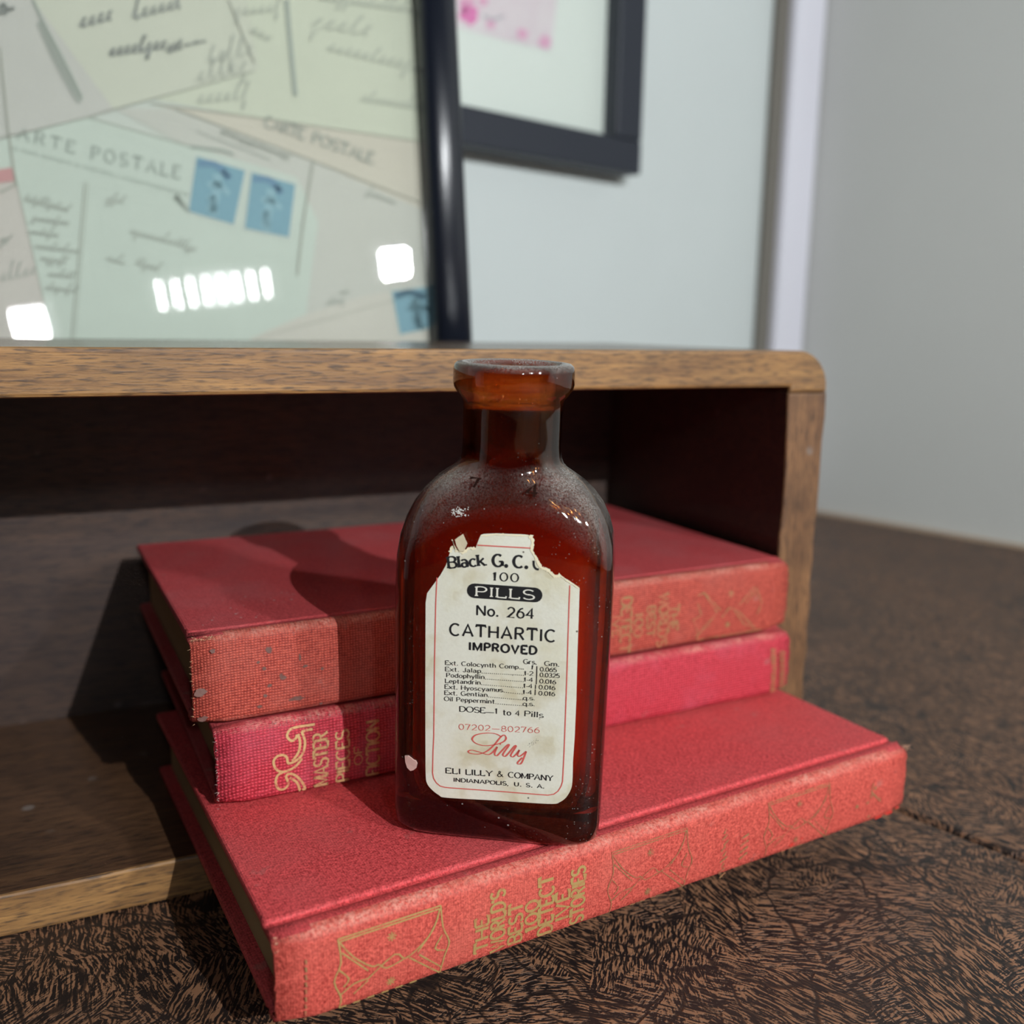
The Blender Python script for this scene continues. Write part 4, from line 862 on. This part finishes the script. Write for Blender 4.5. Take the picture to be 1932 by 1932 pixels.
def pletter(bm, s, x0, y0, x1, y1, hpx, weight, contrast=.5, serif=.1, gap=.3):
    p0, p1 = p2(x0, y0), p2(x1, y1); h = abs(p2(x0, y0)[1]-p2(x0, y0-hpx)[1]); letter(bm, s, p0, p1, h, psurf(OF), weight, contrast, serif, gap)
b = bmesh.new()
pletter(b, 'ARTE', 33, 262, 140, 290, 22, .14, .5, .1, .45); pletter(b, 'POSTALE', 172, 300, 338, 338, 24, .14, .5, .1, .5)
pletter(b, 'CARTE', 498, 240, 572, 264, 22, .16, .5, .1, .2); pletter(b, 'POSTALE', 588, 270, 702, 310, 22, .16, .5, .1, .2)
rr2 = random.Random(9)
for k in range(64):
    t = k/63; x, y = 22+330*t, 276+88*t
    if rr2.random() < .88: pline(b, [(x, y), (x+1, y+7+rr2.uniform(-2, 2))], .0001)
for k in range(30):
    t = k/29; x, y = 372+135*t, 246+52*t; pline(b, [(x, y), (x+1, y+6)], .0001)
obj('printed_lettering', b, plain('grey_printed_lettering', lin(152, 160, 154), .7), prnt, 'printed postcard heading')
def stamp(pts, seed):
    c, off = card(pts, lin(198, 204, 196), 'printed_stamp_border')
    cx = sum(p[0] for p in pts)/4; cy = sum(p[1] for p in pts)/4
    inn = [(cx+(x-cx)*.93, cy+(y-cy)*.94) for x, y in pts]
    card(inn, lin(122, 164, 180), 'printed_stamp', 'blue postage stamp')
    bm = bmesh.new(); r = random.Random(seed)
    A, B_, C_, D_ = inn
    def q(u, v): return (A[0]+(B_[0]-A[0])*u+(D_[0]-A[0])*v, A[1]+(B_[1]-A[1])*u+(D_[1]-A[1])*v)
    for pts_, w_ in (([(.45, .2), (.5, .35), (.48, .6), (.44, .9)], .0016), ([(.3, .45), (.5, .38), (.75, .5)], .0011), ([(.4, .6), (.52, .95)], .0013)):
        pline(bm, [q(*p) for p in pts_], w_, 4)
    obj('printed_figure', bm, plain('pale_blue_figure', lin(146, 182, 194), .7), prnt)
    bm = bmesh.new()
    pline(bm, [q(.05, .12), q(.4, .05), q(.7, .2)], .0011, 4); pline(bm, [q(.55, .12), q(.72, .22)], .0012)
    obj('printed_postmark', bm, plain('violet_postmark', lin(112, 146, 172), .7), prnt)
lay[0] = 9
stamp(((368, 292), (466, 320), (443, 428), (352, 402)), 1); stamp(((472, 322), (560, 346), (547, 452), (458, 434)), 2); stamp(((735, 548), (822, 540), (838, 622), (752, 634)), 3)
b = bmesh.new(); pline(b, [(0, 320), (8, 345)], .0035); obj('printed_stamp', b, plain('red_stamp_print', lin(198, 150, 150), .7), prnt, 'dull red stamp at the left edge')

# ------------------------------------------------------------------ picture on the wall
FD = .018; MWp = frame_m(t1*(WC+FD)+Z*.25, -t2, -t1, Z)
wp = thing('wall_picture', 'black-framed picture with pink flowers on white paper, hanging on the wall', 'picture', MWp)
q1 = hitl(MWp, 1, 0, 1209, 330); q2 = hitl(MWp, 1, 0, 1163, 257); wx1, wz0 = q1.x, q1.z; wi, wzi = q2.x, q2.z
fw = wx1-wi; fz = wzi-wz0; wx0 = wx1-.34; wz1 = wz0+.42
def flatbar(nm, x0, x1, z0, z1):
    bm = bmesh.new(); box(bm, x0, x1, 0, FD-.0005, z0, z1, .0012, 2); obj(nm, bm, BLACK_SATIN, wp)
flatbar('frame_bar', wx0, wx1, wz0, wz0+fz); flatbar('frame_bar', wx0, wx1, wz1-fz, wz1); flatbar('frame_bar', wx1-fw, wx1, wz0+fz+.0001, wz1-fz-.0001); flatbar('frame_bar', wx0, wx0+fw, wz0+fz+.0001, wz1-fz-.0001)
b = bmesh.new(); box(b, wx0+fw-.002, wx1-fw+.002, .0105, .0150, wz0+fz-.002, wz1-fz+.002); pap = obj('print', b, plain('white_art_paper', lin(226, 234, 230), .7), wp, 'white paper with pink flowers')
b = bmesh.new(); box(b, wx0+fw-.002, wx1-fw+.002, .0055, .0060, wz0+fz-.002, wz1-fz+.002); obj('glass_pane', b, PANE, wp)
def wpp(px, py, off): q = hitl(MWp, 1, .0105, px, py); return Vector((q.x, .0105-off, q.z))
b = bmesh.new(); b.faces.new([b.verts.new(wpp(*p, .0002)) for p in ((780, 20), (862, 52), (900, 62), (960, 78), (1040, 96), (1050, 0), (1055, -60), (780, -60))]); obj('pink_wash', b, stain_print('pink_wash_print', lin(222, 208, 218), lin(228, 220, 226), 60), pap)
def wblob(bm, cx, cy, r, seed, off=.0004):
    rg = random.Random(seed); bm.faces.new([bm.verts.new(wpp(cx+r*math.cos(2*PI*i/12)*rg.uniform(.6, 1.1), cy+r*math.sin(2*PI*i/12)*rg.uniform(.7, 1.2), off)) for i in range(12)])
b = bmesh.new(); wblob(b, 885, 28, 20, 1); wblob(b, 875, 18, 10, 4); obj('pink_flower', b, plain('magenta_print', lin(228, 120, 186), .7), pap, 'magenta flower')
b = bmesh.new(); wblob(b, 985, 64, 12, 2); wblob(b, 1028, 80, 13, 3); wblob(b, 925, 45, 9, 5); wblob(b, 880, 6, 16, 6, .0003); wblob(b, 910, 2, 12, 7, .0003); obj('pink_flower', b, plain('pink_print', lin(226, 168, 202), .7), pap, 'pale pink petals')
b = bmesh.new()
S2 = lambda u, v: Vector((u, .0105-.0005, v))
def w2(px, py): q = hitl(MWp, 1, .0105, px, py); return (q.x, q.z)
ribbon(b, [w2(910, 30), w2(930, 38), w2(950, 30)], lambda d: .0006, S2); obj('grey_stem', b, plain('grey_print', lin(180, 178, 188), .7), pap)

# ------------------------------------------------------------------ three-headed LED lamp (in front of the scene, seen only in the glass)
def refl(px, py, R):
    I = MP; n = I.to_3x3() @ Vector((0, 1, 0)); P = MP @ hitl(MP, 1, .002, px, py); v = ray(px, py); return P+(v-2*v.dot(n)*n)*R
RL_ = .95
Lc = refl(405, 547, RL_); La = refl(300, 560, RL_); Lb = refl(510, 535, RL_)
target = Vector((0, .22, .08)); ly = (target-Lc).normalized(); lx = (Lb-La); lx = (lx-ly*lx.dot(ly)).normalized(); lz = lx.cross(ly)
foot = Vector((Lc.x, Lc.y, .0006))+Vector((.06, -.05, 0))
ML = frame_m(foot, Vector((1, 0, 0)), Vector((0, 1, 0)), Z)
lamp = thing('led_lamp', 'white three-headed LED lamp on a dark pole, mirrored as bright strips in the picture glass', 'lamp', ML)
MI = ML.inverted()
GREY = plain('white_lamp_plastic', lin(205, 205, 205), .5); DARKM = plain('dark_lamp_metal', lin(50, 50, 54), .4, .6)
EM = Mat('lit_led_strip'); EMIT = EM.done(EM.n('Emission', {'Color': (.93, .98, 1.0), 'Strength': STRIP_GLOW}).outputs[0])
def lampframe(c, off): return MI @ frame_m(c-ly*off, lx, ly, lz)
def inframe(bm, Mx):
    bmesh.ops.transform(bm, matrix=Mx, verts=bm.verts)
ppx = (Lb-La).dot(lx)/210.0          # metres per photo pixel in the mirror image
b = bmesh.new(); tube(b, (0, 0, .0), (0, 0, .012), .075, 32, .07); obj('base', b, DARKM, lamp)
b = bmesh.new(); tube(b, (0, 0, .012), (0, 0, (Lc.z)-.02), .008, 16); obj('pole', b, DARKM, lamp)
cback = MI @ (Lc-ly*.05)
b = bmesh.new(); tube(b, (0, 0, Lc.z-.03), cback, .006, 12); obj('arm', b, DARKM, lamp)
def led_head(px, py, wpx, hpx, n, rows, rounded):
    c = refl(px, py, RL_); Mx = lampframe(c, .0)
    bm = bmesh.new(); W2, H2 = wpx*ppx/2, hpx*ppx/2
    box(bm, -W2-.006, W2+.006, -.04, -.004, -H2-.006, H2+.006, .003); inframe(bm, Mx); hd = obj('lamp_head', bm, GREY, lamp)
    for i in range(n):
        x0 = -W2+2*W2*i/n; x1 = -W2+2*W2*(i+1)/n; g = (x1-x0)*(.45 if n == 8 else .2)
        bm = bmesh.new(); r = (x1-x0)/2-g; cx = (x0+x1)/2; sl = .0
        pts = [(cx+r*math.cos(a), H2-r+r*math.sin(a)) for a in [PI*k/8 for k in range(9)]]+[(cx-r*math.cos(a), -H2+r-r*math.sin(a)) for a in [PI*k/8 for k in range(9)]]
        prism(bm, [(x, z) for x, z in pts], 1, -.004, -.001); inframe(bm, Mx); obj('led_strip', bm, EMIT, hd)
    return hd, c
h1, c1 = led_head(405, 547, 228, 52, 8, 1, True)
h2, c2 = led_head(745, 497, 52, 54, 5, 4, False)
h3, c3 = led_head(56, 612, 56, 56, 5, 4, False)
for c in (c2, c3):
    b = bmesh.new(); tube(b, cback, MI @ (c-ly*.04), .005, 10); obj('arm', b, DARKM, lamp)
lamp_light('lamp_glow', MI @ (c1+ly*.004+lx*ppx*14.25), KEY_POWER, .002, lamp)
for c, p in ((c2, RIGHT_POWER), (c3, LEFT_POWER)):
    l = bpy.data.lights.new('lamp_glow', 'AREA'); l.shape = 'SQUARE'; l.size = 50*ppx; l.energy = p/4; l.color = (.955, .985, 1.0)
    o = bpy.data.objects.new('lamp_glow', l); S.collection.objects.link(o); o.parent = lamp
    o.matrix_local = MI @ frame_m(c+ly*.004, lx, lz, -ly)
